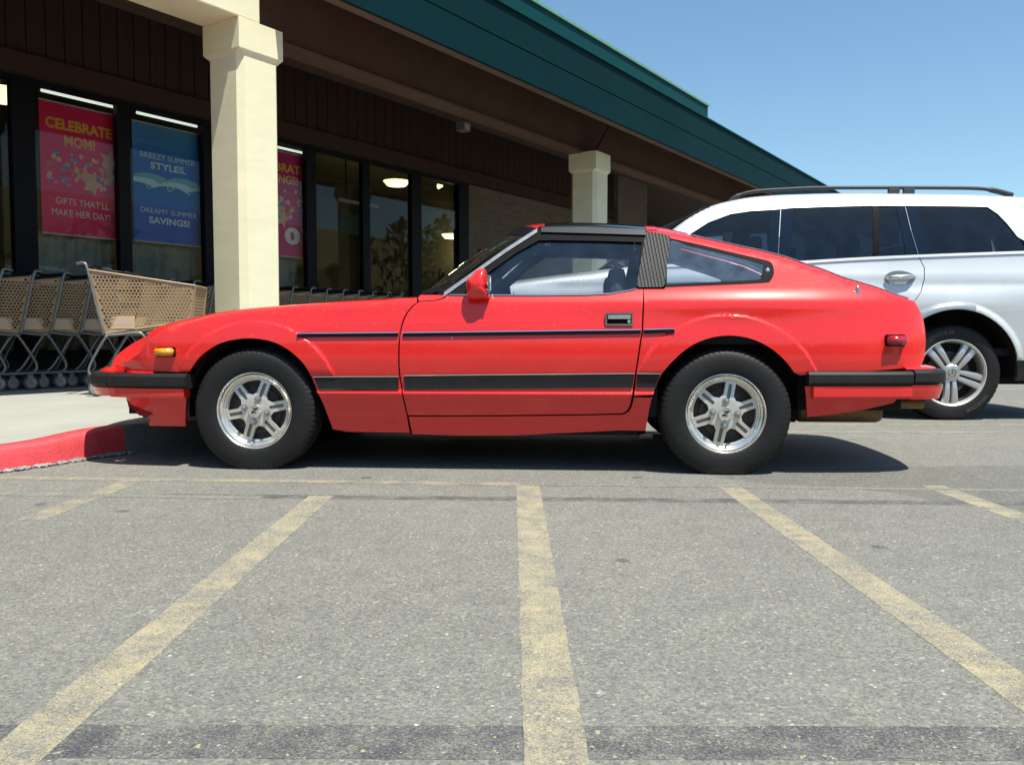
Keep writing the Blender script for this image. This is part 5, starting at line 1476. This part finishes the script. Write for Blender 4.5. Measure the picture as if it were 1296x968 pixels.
# ------------------------------------------------------------------ the silver SUV beyond
silver = paint("silver_white_paint", (.62, .65, .67), flake=.35, rough=.38, coat=.9, orange=.01)
sv = Car("suv", (3.438, 6.75), R(3.0), .96, "silver white SUV with roof rails and tinted windows parked behind the red coupe")
sv.plan = curve1([(-4.1, .62), (-4.0, .42), (-3.9, .29), (-3.75, .18), (-3.5, .09), (-3.2, .04), (-2.8, .012), (-2, 0), (0, 0), (.5, .012), (.8, .035), (1.0, .07), (1.12, .13), (1.2, .24), (1.25, .40)])
sv.wv = curve1([(.2, .10), (.3, .055), (.45, .02), (.60, .004), (.75, .0), (.95, .004), (1.08, .018), (1.17, .045), (1.235, .062), (1.30, .075), (1.45, .125), (1.6, .185), (1.70, .232), (1.78, .29), (1.85, .37)])
sv.flares = [(0.0, .375, .50, .545, .024), (-3.03, .375, .50, .545, .024)]
def svx(u, z):   # shoulder scoop above the rear arch
    return .012 * np.exp(-((z - 1.06)/.05)**2) - .018*np.exp(-((z-.90)/.09)**2)*np.exp(-((u-.02)/.42)**2)
sv.extra = svx
s_roof = sv.line([(854, 288.3), (878, 271.5), (896.5, 262.3), (918.8, 255.6), (954, 249.4), (998.8, 246.4), (1080, 244.6), (1123, 245), (1209, 246), (1246, 247.2), (1296, 250)], roll=.05)
s_hood = [(-4.1, .78), (-3.95, .93), (-3.8, 1.00), (-3.5, 1.07), (-3.1, 1.125), (-2.75, 1.165), (-2.56, 1.20)]
lo_pt = s_roof[0]
zt_ = s_hood + [(lo_pt[0] - .16, lo_pt[1] - .13)] + s_roof + [(.86, s_roof[-1][1] - .03), (1.0, s_roof[-1][1] - .14), (1.08, 1.5), (1.14, 1.25), (1.18, 1.1)]
zt_ = [p for i, p in enumerate(zt_) if i == 0 or p[0] > zt_[i-1][0] + .004]
print("suv roof", [(round(a, 2), round(b, 2)) for a, b in zt_])
sv.zT = curve1(zt_)
sv.r = curve1([(-4, .05), (-3, .06), (-2.7, .06), (-2.2, .05), (1.0, .05), (1.2, .03)])
SA, SL = sv.at, sv.line
HR = .375
def arch(uc, r, a0, a1, n=26): return [(uc + r*math.cos(a), HR + r*1.0*math.sin(a)) for a in np.linspace(R(a0), R(a1), n)]
ra = .488
belt = curve1([(u, z) for u, z in SL([(1019, 332.6), (1080, 328.8), (1164, 325), (1296, 320.3)])])
bz = lambda u: float(belt(u)) if u > SA(1019, 332)[0] else float(belt(SA(1019, 332)[0])) - (SA(1019, 332)[0] - u) * .022
zs0 = .33
gapu = .0035
def arch_l(uc): return [(uc + ra*math.cos(a), HR + ra*math.sin(a)) for a in np.linspace(math.pi + math.asin((HR - zs0)/ra), -math.asin((HR - zs0)/ra), 34)]
uB, uC = SA(987, 330)[0], SA(1163, 326)[0]      # door gaps at the belt
uA = -2.33
# front wing
top = [(u, float(sv.zT(u))) for u in np.arange(-3.98, -2.50, .04)]
wing = [(-4.0, .42), (-4.0, .86)] + top + [(-2.48, 1.20), (-2.43, bz(-2.43)), (uA - gapu, 1.10), (uA - gapu - .03, .75), (uA - gapu - .02, zs0)] + arch_l(-3.03)[::-1] + [(-3.52, .42)]
sv.panel("front_wing", wing, silver, step=.045)
# doors
rd = SL([(1169.9, 339), (1169.7, 354), (1166, 368.8), (1157.6, 381), (1150, 388)])
def belt_pts(a, b): return [(u, bz(u)) for u in np.linspace(a, b, 10)]
fd = belt_pts(uA - .06, uB - gapu) + [(uB + .01 - gapu, 1.0), (uB + .01 - gapu, .36), (uA + .02, .36), (uA, .75), (uA + gapu, 1.08)]
d1 = sv.panel("front_door", fd, silver, step=.045, W=sv.base)
arp = [(ra + .035)*1, ]
rdl = belt_pts(uB + gapu, uC - gapu) + [(p[0] - gapu, p[1]) for p in rd] + [(-(ra + .03)*math.cos(R(a)), HR + (ra + .03)*math.sin(R(a))) for a in (62, 50, 38, 25, 12, 0)] + [(-.50, .36), (uB + .01 + gapu, .36)]
d2 = sv.panel("rear_door", rdl, silver, step=.045, W=sv.base)
# side sill
sv.panel("side_sill", [(-2.55, .355), (-.50, .355), (-.47, .27), (-2.56, .27)], mat("sill_black", (.03, .03, .032), .6), step=.06, W=lambda u, z: sv.base(u, z) - .01)
# rear quarter with the C and D pillars
win3 = SL([(1157.6, 261.5), (1205, 261.5), (1249.7, 262.5), (1263, 272), (1275, 284), (1296, 313), (1300, 320.2)])
bseam = .845
topq = [(u, float(sv.zT(u))) for u in np.arange(-.31, 1.13, .04)]
lowq = [(1.15, 1.1), (1.15, bseam + .002), (.452, bseam + .002)]
rq = [(uC + gapu, bz(uC))] + [(p[0] + gapu, p[1]) for p in rd] + [(-(ra + .026)*math.cos(R(a)), HR + (ra+.026)*math.sin(R(a))) for a in (62, 56, 50)] + [(-(ra)*math.cos(R(a)), HR + ra*math.sin(R(a))) for a in (50, 60, 72, 84, 96, 108, 120, 130, 138)]
a_s = math.asin((bseam - HR)/ra)
rq = [(uC + gapu, bz(uC))] + [(p[0] + gapu, p[1]) for p in rd] + [(-(ra + .026)*math.cos(R(a)), HR + (ra+.026)*math.sin(R(a))) for a in (62, 50, 38, 25, 12, 0)] + [(-ra, HR)] + [(-ra*math.cos(R(a)), HR + ra*math.sin(R(a))) for a in np.linspace(6, 180 - math.degrees(a_s), 26)] + [(1.15, bseam + .002), (1.16, 1.1)] + [(1.13, 1.28), (1.08, bz(1.0))] + [(u, bz(u)) for u in np.linspace(1.0, uC + .04, 14)]
sv.panel("rear_quarter", rq, silver, step=.04, W=sv.base)
# rear bumper side, black lower part
zbk = SA(1290, 456)[1]
a_b = math.asin((zbk - HR)/ra)
bmp = [(ra*math.cos(a), HR + ra*math.sin(a)) for a in np.linspace(a_s, a_b, 10)] + [(1.22, zbk), (1.24, .72), (1.18, bseam - .002)]
sv.panel("rear_bumper", bmp, silver, step=.05, W=lambda u, z: sv.base(u, z) - .006)
zl_ = SA(1290, 482)[1]
sv.panel("bumper_lower", [(ra*math.cos(a), HR + ra*math.sin(a)) for a in np.linspace(a_b, math.asin((zl_ + .02 - HR)/ra), 6)] + [(.50, zl_), (1.16, zl_ + .02), (1.22, zbk - .003)], mat("suv_black_plastic", (.03, .03, .033), .6, bump=.1, bscale=150), step=.05, W=lambda u, z: sv.base(u, z) + .004)
# glasshouse: pillars and roof edge as one frame with the window openings cut out
door_top = SL([(856, 297), (875, 283.5), (896.5, 272.5), (924.4, 263.2), (954, 258), (988, 255.8)])
frame_top = [(u, float(sv.zT(u))) for u in np.arange(lo_pt[0] - .12, 1.05, .045)]
gls = SL([(846, 318), (874, 296), (896.5, 281.5), (924.4, 271), (950, 267.2), (978, 265.6), (1000, 263.4), (1060, 261.3), (1104, 260.4), (1157, 260.6), (1205, 261), (1249.7, 262), (1263, 271), (1275, 283.5), (1288, 300)]) + [(.66, bz(.66) + .03), (.60, bz(.60) + .004)]
gls = gls + [(u, bz(u) + .004) for u in np.linspace(.56, -2.30, 26)] + [(-2.40, bz(-2.4) + .004)]
w_outer = [(-2.47, bz(-2.45)), (lo_pt[0] - .13, lo_pt[1] - .10)] + frame_top[2:] + [(1.06, 1.5), (1.12, 1.27)] + [(u, bz(u) + .001) for u in np.linspace(1.05, -2.45, 24)]
sv.panel("side_frame", w_outer, silver, step=.045, holes=[gls])
tint = glass("tinted_suv_glass", (.10, .12, .15), 1.5, .05, (.06, .11, .22))
pill_m = mat("gloss_black_pillar", (.006, .012, .026), .06, spec=.3)
gin = lambda u, z: sv.base(u, z) + .010
def gpane(name, px, m_, parents=None, W=gin):
    P = SL(px)
    r = sv.panel(name, P, m_, step=.08, W=W, flange=0)
    if parents:
        for a, b in zip(r, parents): a.parent = b
    return r
def zb_px(px): # image row of the belt
    u = SA(px, 326)[0]; lo, hi = 300.0, 345.0
    for _ in range(20):
        m_ = (lo + hi)/2
        if SA(px, m_)[1] > bz(SA(px, m_)[0]): lo = m_
        else: hi = m_
    return lo
gpane("front_window", [(976, 265.6), (950, 267.2), (924.4, 271), (896.5, 281.5), (874, 296), (846, 318), (830, zb_px(830)), (971, zb_px(971))], glass("front_suv_glass", (.34, .38, .42), 1.5, .05, (.06, .11, .22)), d1)
gpane("door_pillar", [(975.5, 265.4), (1003, 263), (1000.5, zb_px(1000)), (970, zb_px(970))], pill_m, d1, W=lambda u, z: gin(u, z) - .004)
gpane("rear_window", [(1002, 263), (1060, 261.3), (1105.5, 260.4), (1105.5, zb_px(1105)), (999.5, zb_px(999))], tint, d2)
gpane("window_divider", [(1105, 260.4), (1112.5, 260.4), (1112.5, zb_px(1112)), (1105, zb_px(1105))], seal, d2, W=lambda u, z: gin(u, z) - .005)
gpane("quarter_light", [(1112, 260.4), (1135, 260.5), (1148.5, zb_px(1148)), (1112, zb_px(1112))], tint, d2)
gpane("door_pillar", [(1134, 260.4), (1158.5, 260.6), (1173.5, zb_px(1173)), (1147.5, zb_px(1147))], pill_m, d2, W=lambda u, z: gin(u, z) - .004)
gpane("side_window", [(1157.5, 260.8), (1205, 261), (1249.7, 262), (1263, 271), (1275, 283.5), (1288, 300), (1302, zb_px(1296) - 2), (1172.5, zb_px(1172))], tint)
# thin seams in the glass and door gaps
for a, b in (((989.5, 256), (984.5, 330)), ((1144.6, 260), (1162.5, 322))):
    sv.strip3("door_seam", SL([a, b]), .006, seal, out=.002, W=lambda u, z: gin(u, z) - .004, n=3)
for sd in (0, 1):
    m = M(); rows = []
    for px, py in ((988.5, 257.5), (986, 300), (984.5, 329)):
        u, z = SA(px, py); w_ = float(gin(np.array(u), np.array(z))) - .014; rows.append([(u - .002, w_ if sd == 0 else 2*sv.H - w_, z), (u + .002, w_ if sd == 0 else 2*sv.H - w_, z)])
    m.grid(rows); m.obj("seam_highlight", dchrome, sv.root, fix=False)
    m = M(); rows = []
    for px, py in ((1145.5, 262), (1153, 292), (1162, 322)):
        u, z = SA(px, py); w_ = float(gin(np.array(u), np.array(z))) - .014; rows.append([(u - .002, w_ if sd == 0 else 2*sv.H - w_, z), (u + .002, w_ if sd == 0 else 2*sv.H - w_, z)])
    m.grid(rows); m.obj("seam_highlight", dchrome, sv.root, fix=False)
sv.strip3("belt_chrome", [(u, bz(u) + .004) for u in np.linspace(-2.40, .62, 30)], .024, mat("satin_bright_trim", (.75, .75, .74), .4, .4), out=.010, W=lambda u, z: sv.base(u, z), n=5)
sv.strip3("drip_seam", SL([(858, 296), (878, 281), (896.5, 271), (924.4, 262), (954, 257.2), (988, 255.4), (1060, 254.6), (1160, 254.8), (1238, 255.2), (1246, 258), (1250, 261.5)]), .006, seal, out=.0006, W=lambda u, z: sv.W(u, z), n=3)
# inner backing
sv.panel("inner_panel", [(-2.5, 1.12), (.9, 1.18), (.95, .82), (.50, .80), (.35, .88), (.0, .93), (-.35, .88), (-.52, .6), (-.52, .38), (-2.4, .38), (-2.5, .7), (-2.7, .83), (-3.05, .9), (-3.4, .85), (-3.7, .8), (-3.7, .92), (-3.0, 1.02)], under, step=.1, W=lambda u, z: sv.base(u, z) + .03, flange=0)
# wheel arch trims
for uc in (0.0, -3.03):
    a0_ = -.1 if uc < -1 else a_s
    for sd in (0, 1):
        rows = []
        for a in np.linspace(a_s if uc == 0 else -.05, math.pi + .06, 40):
            row = []
            for d, o_ in ((.000, -.03), (.0005, -.004), (.004, .004), (.030, .005), (.050, .002), (.053, -.004)):
                u, z = uc + (ra + d)*math.cos(a), HR + (ra + d)*math.sin(a); w_ = float(sv.base(np.array(u), np.array(z))) - o_
                row.append((u, w_ if sd == 0 else 2*sv.H - w_, z))
            rows.append(row)
        m = M(); m.grid(rows); m.obj("wheel_arch_trim", paint("arch_trim_paint", (.24, .275, .30), flake=.3, orange=.01) if (uc, sd) == (0.0, 0) else bpy.data.materials["arch_trim_paint"], sv.root, ang=30)
# top surfaces
def across(c, u, w0, z0, crown, n=24, p=2.3):
    return [(u, w0 + (2*c.H - 2*w0)*k/n, z0 + crown*(1 - (1 - (1 - abs(2*k/n - 1)))**p)) for k in range(n + 1)]
def ew(u): z = float(sv.zT(u)); return float(sv.base(np.array(u), np.array(z))) + float(sv.r(u)), z
rows = [across(sv, u, *ew(u), .06) for u in np.arange(-3.96, -2.52, .06)]
m = M(); m.grid(rows); m.obj("bonnet", silver, sv.root, ang=40)
rows = [across(sv, u, *ew(u), .03 + .01*math.sin((u+2)*1.2)) for u in list(np.linspace(s_roof[2][0], 1.02, 50))]
m = M(); m.grid(rows); m.obj("roof", silver, sv.root, ang=40)
b0 = across(sv, -2.50, ew(-2.50)[0], 1.20, .05); b0 = [(x - .22*(1 - abs(k/12 - 1)**2.2), y, z) for k, (x, y, z) in enumerate(b0)]
t0 = across(sv, s_roof[2][0], ew(s_roof[2][0])[0], s_roof[2][1], .03); 
e0 = across(sv, lo_pt[0]-.02, ew(lo_pt[0]-.02)[0], lo_pt[1]-.015, .04)
rows = []
for i in range(9):
    f = i/8; rows.append([tuple(np.array(a)*(1-f) + np.array(b)*f + np.array([-.02, 0, .05])*math.sin(math.pi*f)) for a, b in zip(b0, t0)])
m = M(); m.grid(rows); m.obj("windscreen", glass("suv_windscreen", (.25, .28, .30), 1.52, .03), sv.root, smooth=True)
m = M(); m.tube([r[0] for r in rows], .02, 8); m.obj("pillar_seal", seal, sv.root, smooth=True)
m = M(); m.tube([r[-1] for r in rows], .02, 8); m.obj("pillar_seal", seal, sv.root, smooth=True)
m = M(); m.grid([rows[0], across(sv, -2.54, *ew(-2.54), .05)]); m.obj("scuttle", seal, sv.root)
# nose and tail faces
rows = []
for z, u in ((1.0, -3.80), (.93, -3.96), (.80, -4.02), (.55, -4.03), (.36, -3.98), (.26, -3.85)):
    w0_ = .30; rows.append([(u - .16*(1 - abs(k/12 - 1)**2.4), w0_ + (2*sv.H - 2*w0_)*k/24, z) for k in range(25)])
m = M(); m.grid(rows)
for sd in (0, 1):
    Y = lambda w: w if sd == 0 else 2*sv.H - w
    m.grid([[(-3.99, Y(float(sv.base(np.array(-3.99), np.array(z)))), z) for z in (.42, .6, .8, .9)], [(-4.02, Y(.32), z) for z in (.42, .6, .8, .92)]])
m.obj("front_bumper", silver, sv.root, ang=40)
m = M(); 
for i in range(5): m.bbox(-4.20, -4.15, .58, 1.34, .62 + i*.065, .65 + i*.065, .01)
m.obj("grille", chrome, sv.root)
rows = []
for z, u in ((1.77, .98), (1.62, 1.03), (1.40, 1.12), (1.22, 1.16), (1.0, 1.18), (.86, 1.17), (.72, 1.24), (.50, 1.23), (.36, 1.15)):
    w0_ = float(sv.base(np.array(min(u, 1.15)), np.array(z))); rows.append([(u + .07*(1 - abs(k/12 - 1)**2.4), w0_ + (2*sv.H - 2*w0_)*k/24, z) for k in range(25)])
m = M(); m.grid(rows); m.obj("tailgate", silver, sv.root, ang=40)
for sd in (0, 1):
    Y = lambda w: w if sd == 0 else 2*sv.H - w
    m = M(); y0, y1 = sorted((Y(.16), Y(.34))); m.bbox(1.12, 1.22, y0, y1, .98, 1.26, .02); m.obj("tail_light", redlens, sv.root)
# roof rails
rl_ = SL([(922.5, 256.5), (930, 250.5), (939.3, 246), (955, 242.5), (980, 240.6), (1028.5, 238.2), (1080, 237.8), (1160, 237.8), (1227, 238.4), (1250, 240), (1266, 243.2), (1281, 247.5)], w=.40)
for sd in (0, 1):
    pth = smooth_line([(u, (.40 if sd == 0 else 2*sv.H - .40), z) for u, z in rl_], 4); n_ = len(pth)
    rad = [.015 if 6 < i < n_ - 8 else .022 for i in range(n_)]
    m = M(); m.tube(pth, rad, 10); rr_ = m.obj("roof_rail", (bpy.data.materials.get("satin_rail") or mat("satin_rail", (.03, .034, .042), .5, .0, spec=.3)), sv.root, smooth=True)
    for px in (1131, 1150):
        u, z = SA(px, 242, w=.40); zt2_ = ew(u)[1]; y = .40 if sd == 0 else 2*sv.H - .40
        m = M(); m.bbox(u - .045, u + .045, y - .018, y + .018, zt2_ - .02, SA(px, 238.5, w=.40)[1], .008); m.obj("rail_foot", (bpy.data.materials.get("rail_foot_grey") or mat("rail_foot_grey", (.06, .07, .08), .4, .3)), rr_)
# handle with its bowl
for sd, dd in ((0, d2), (1, d2)):
    u, z = SA(1139, 352.3); w_ = float(sv.base(np.array(u), np.array(z))); s_ = -1 if sd == 0 else 1; y = w_ if sd == 0 else 2*sv.H - w_
    m = M(); n_ = 28; cen = (u, y + s_*.0015, z)
    el = [(u + .118*math.cos(2*math.pi*k/n_), z + .058*math.sin(2*math.pi*k/n_)*(1 - .12*math.cos(2*math.pi*k/n_))) for k in range(n_)]
    m.add([cen] + [(a, y + s_*.004, b) for a, b in el], [(0, 1+k, 1+(k+1) % n_) for k in range(n_)])
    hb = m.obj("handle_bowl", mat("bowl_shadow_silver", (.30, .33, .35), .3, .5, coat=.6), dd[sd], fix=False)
    m = M(); m.tube([(u - .11, y + s_*.012, z - .002), (u - .07, y + s_*.034, z + .002), (u, y + s_*.042, z + .006), (u + .07, y + s_*.034, z + .010), (u + .105, y + s_*.010, z + .012)], [.013, .017, .018, .017, .012], 10)
    m.v = [(a, b, z + (c - z)*1.0) for a, b, c in m.v]; m.obj("door_handle", chrome, dd[sd], smooth=True)
    m = M(); m.bbox(u - .05, u + .045, min(y, y + s_*.012), max(y, y + s_*.012), z - .048, z - .028, .006); m.obj("handle_cup", chrome, dd[sd], ang=40)
    u2 = u - 1.12; z2 = z - .035; w_ = float(sv.base(np.array(u2), np.array(z2))); y = w_ if sd == 0 else 2*sv.H - w_
    m = M(); m.tube([(u2 - .11, y + s_*.012, z2), (u2 - .07, y + s_*.034, z2), (u2 + .07, y + s_*.034, z2 + .004), (u2 + .105, y + s_*.010, z2 + .006)], .016, 10); m.obj("door_handle", chrome, d1[sd], smooth=True)
    # mirror
    m = M(); y0 = y
    u3, z3 = -2.28, 1.26; w_ = float(sv.base(np.array(u3), np.array(z3))); y = w_ if sd == 0 else 2*sv.H - w_
    a_, b_ = sorted((y + s_*.05, y + s_*.25)); m.bbox(u3 - .08, u3 + .04, a_, b_, z3 - .04, z3 + .14, .035); m.tube([(u3, y, z3 - .01), (u3, y + s_*.08, z3 + .01)], .025, 8)
    m.obj("door_mirror", silver, d1[sd], ang=40)
# wheels
def suv_wheel(uc, sd, a0):
    Rt, zc = .378, .370
    root = empty("wheel", (uc, 0 if sd == 0 else 2*sv.H, zc)); root.parent = sv.root; fl = 1 if sd == 0 else -1
    def put(m, name, mt, **kw):
        m.v = [(x, y*fl, z) for x, y, z in m.v]; return m.obj(name, mt, root, **kw)
    put(tyre_mesh(Rt, .253, .26, 0, 54, .035, zc), "tyre", tyre_m, ang=38)
    m = M(); m.lathe([(.254, .045), (.262, .034), (.262, .030), (.256, .029), (.248, .036), (.243, .050), (.238, .075), (.232, .20), (.25, .24)], 72); put(m, "rim", rim_m, ang=30)
    def pt(r, a): return np.array((r*math.cos(a), r*math.sin(a)))
    silver_w = bpy.data.materials.get("suv_wheel_silver") or mat("suv_wheel_silver", (.58, .58, .58), .28, .7, coat=.5)
    for k in range(5):
        a = a0 + k*2*math.pi/5
        for sg in (-1, 1):
            m = M(); rows = []
            for i in range(9):
                f = i/8; r = .055 + .190*f; hw = .020 + .012*f; off = sg*(hw + .0035)
                d, n_ = pt(1, a), pt(1, a + math.pi/2); c = d*r + n_*off; dep = .052 - .012*math.sin(math.pi*f)
                rows.append([(*(c - n_*hw)[:1], dep + .022, (c - n_*hw)[1]), (*(c - n_*hw*.72)[:1], dep + .002, (c - n_*hw*.72)[1]), (*c[:1], dep - .003, c[1]), (*(c + n_*hw*.72)[:1], dep + .002, (c + n_*hw*.72)[1]), (*(c + n_*hw)[:1], dep + .022, (c + n_*hw)[1])])
            m.grid(rows); put(m, "spoke", silver_w, ang=50)
        # bolts
        c = pt(.046, a + math.pi/5); m = M(); m.lathe([(.011, .038), (.0105, .048), (.0005, .05)], 12, (c[0], 0, c[1])); put(m, "wheel_bolt_recess", seal)
    m = M(); m.lathe([(.070, .075), (.068, .050), (.055, .040), (.034, .038), (.033, .034), (.0005, .032)], 36); put(m, "hub", silver_w, ang=30)
    star = []
    for k in range(3):
        a = math.pi/2 + a0*0 + k*2*math.pi/3; star += [tuple(pt(.029, a)), tuple(pt(.0045, a + math.pi/3))]
    ring_o = [tuple(pt(.0315, 2*math.pi*k/32)) for k in range(32)]; ring_i = [tuple(pt(.028, 2*math.pi*k/32)) for k in range(32)]
    m = M(); m.plate([star], lambda x, z, t: (x, .0295 + t, z), .003); e = put(m, "hub_emblem", mat("emblem_grey", (.16, .16, .17), .3, .8), fix=False)
    m = M(); m.plate([ring_o, ring_i], lambda x, z, t: (x, .0295 + t, z), .003); put(m, "emblem_ring", mat("emblem_grey2", (.2, .2, .21), .3, .8), fix=False)
    m = M(); m.lathe([(.001, .115), (.165, .115), (.17, .13)], 40); put(m, "brake_disc", mat("suv_brake", (.10, .09, .085), .5, .6, var=.3), ang=30)
    m = M(); m.lathe([(.001, .14), (.235, .14)], 40); put(m, "inner_wheel", well_m)
    if sd == 0:
        side_text(root, "VENTUS AS", .318, R(108), .040, .0245, fl, ty_l); side_text(root, "HANKOOK", .318, R(-52), .040, .0245, fl, ty_l)
    return root
for sd in (0, 1):
    suv_wheel(0.0, sd, R(-90) ); suv_wheel(-3.03, sd, R(-70))
    Y = (lambda w: w) if sd == 0 else (lambda w: 2*sv.H - w)
    for uc in (0.0, -3.03):
        m = M(); rows = []
        for k in range(29):
            a = R(-6) + R(192)*k/28; rr = ra - .002
            rows.append([(uc + rr*math.cos(a), Y(.02), HR + rr*math.sin(a)), (uc + (rr+.03)*math.cos(a), Y(.08), HR + (rr+.03)*math.sin(a)), (uc + (rr+.03)*math.cos(a), Y(.42), HR + (rr+.03)*math.sin(a)), (uc, Y(.44), HR)])
        m.grid(rows); m.obj("wheel_well", well_m, sv.root, fix=False)
m = M(); m.box(-2.55, -.5, .10, 2*sv.H - .10, .27, .33); m.box(-3.9, 1.0, .45, 2*sv.H - .45, .26, .5); m.box(.55, 1.12, .16, 2*sv.H-.16, zl_ + .01, .5); m.obj("underbody", under, sv.root)
m = M(); m.box(-2.3, .95, .16, 2*sv.H - .16, .5, .56); m.box(-2.42, -2.1, .2, 2*sv.H - .2, .9, 1.14); m.box(.75, .8, .2, 2*sv.H-.2, .56, 1.15); m.obj("cabin_trim", cabin, sv.root, fix=False)
for x, y in ((-1.55, .52), (-1.55, 1.4), (-.65, .50), (-.65, 1.42)):
    m = M(); m.bbox(x - .3, x + .25, y - .26, y + .26, .75, .92, .05); so_ = m.obj("seat", seat_m, sv.root, ang=40)
    m = M(); m.bbox(x + .15, x + .32, y - .25, y + .25, .88, 1.38, .05); m.v = [(a + (c - .88)*.2, b, c) for a, b, c in m.v]; m.obj("backrest", seat_m, so_, ang=40)
    m = M(); m.bbox(x + .24, x + .36, y - .13, y + .13, 1.40, 1.58, .04); m.obj("headrest", seat_m, so_, ang=40)
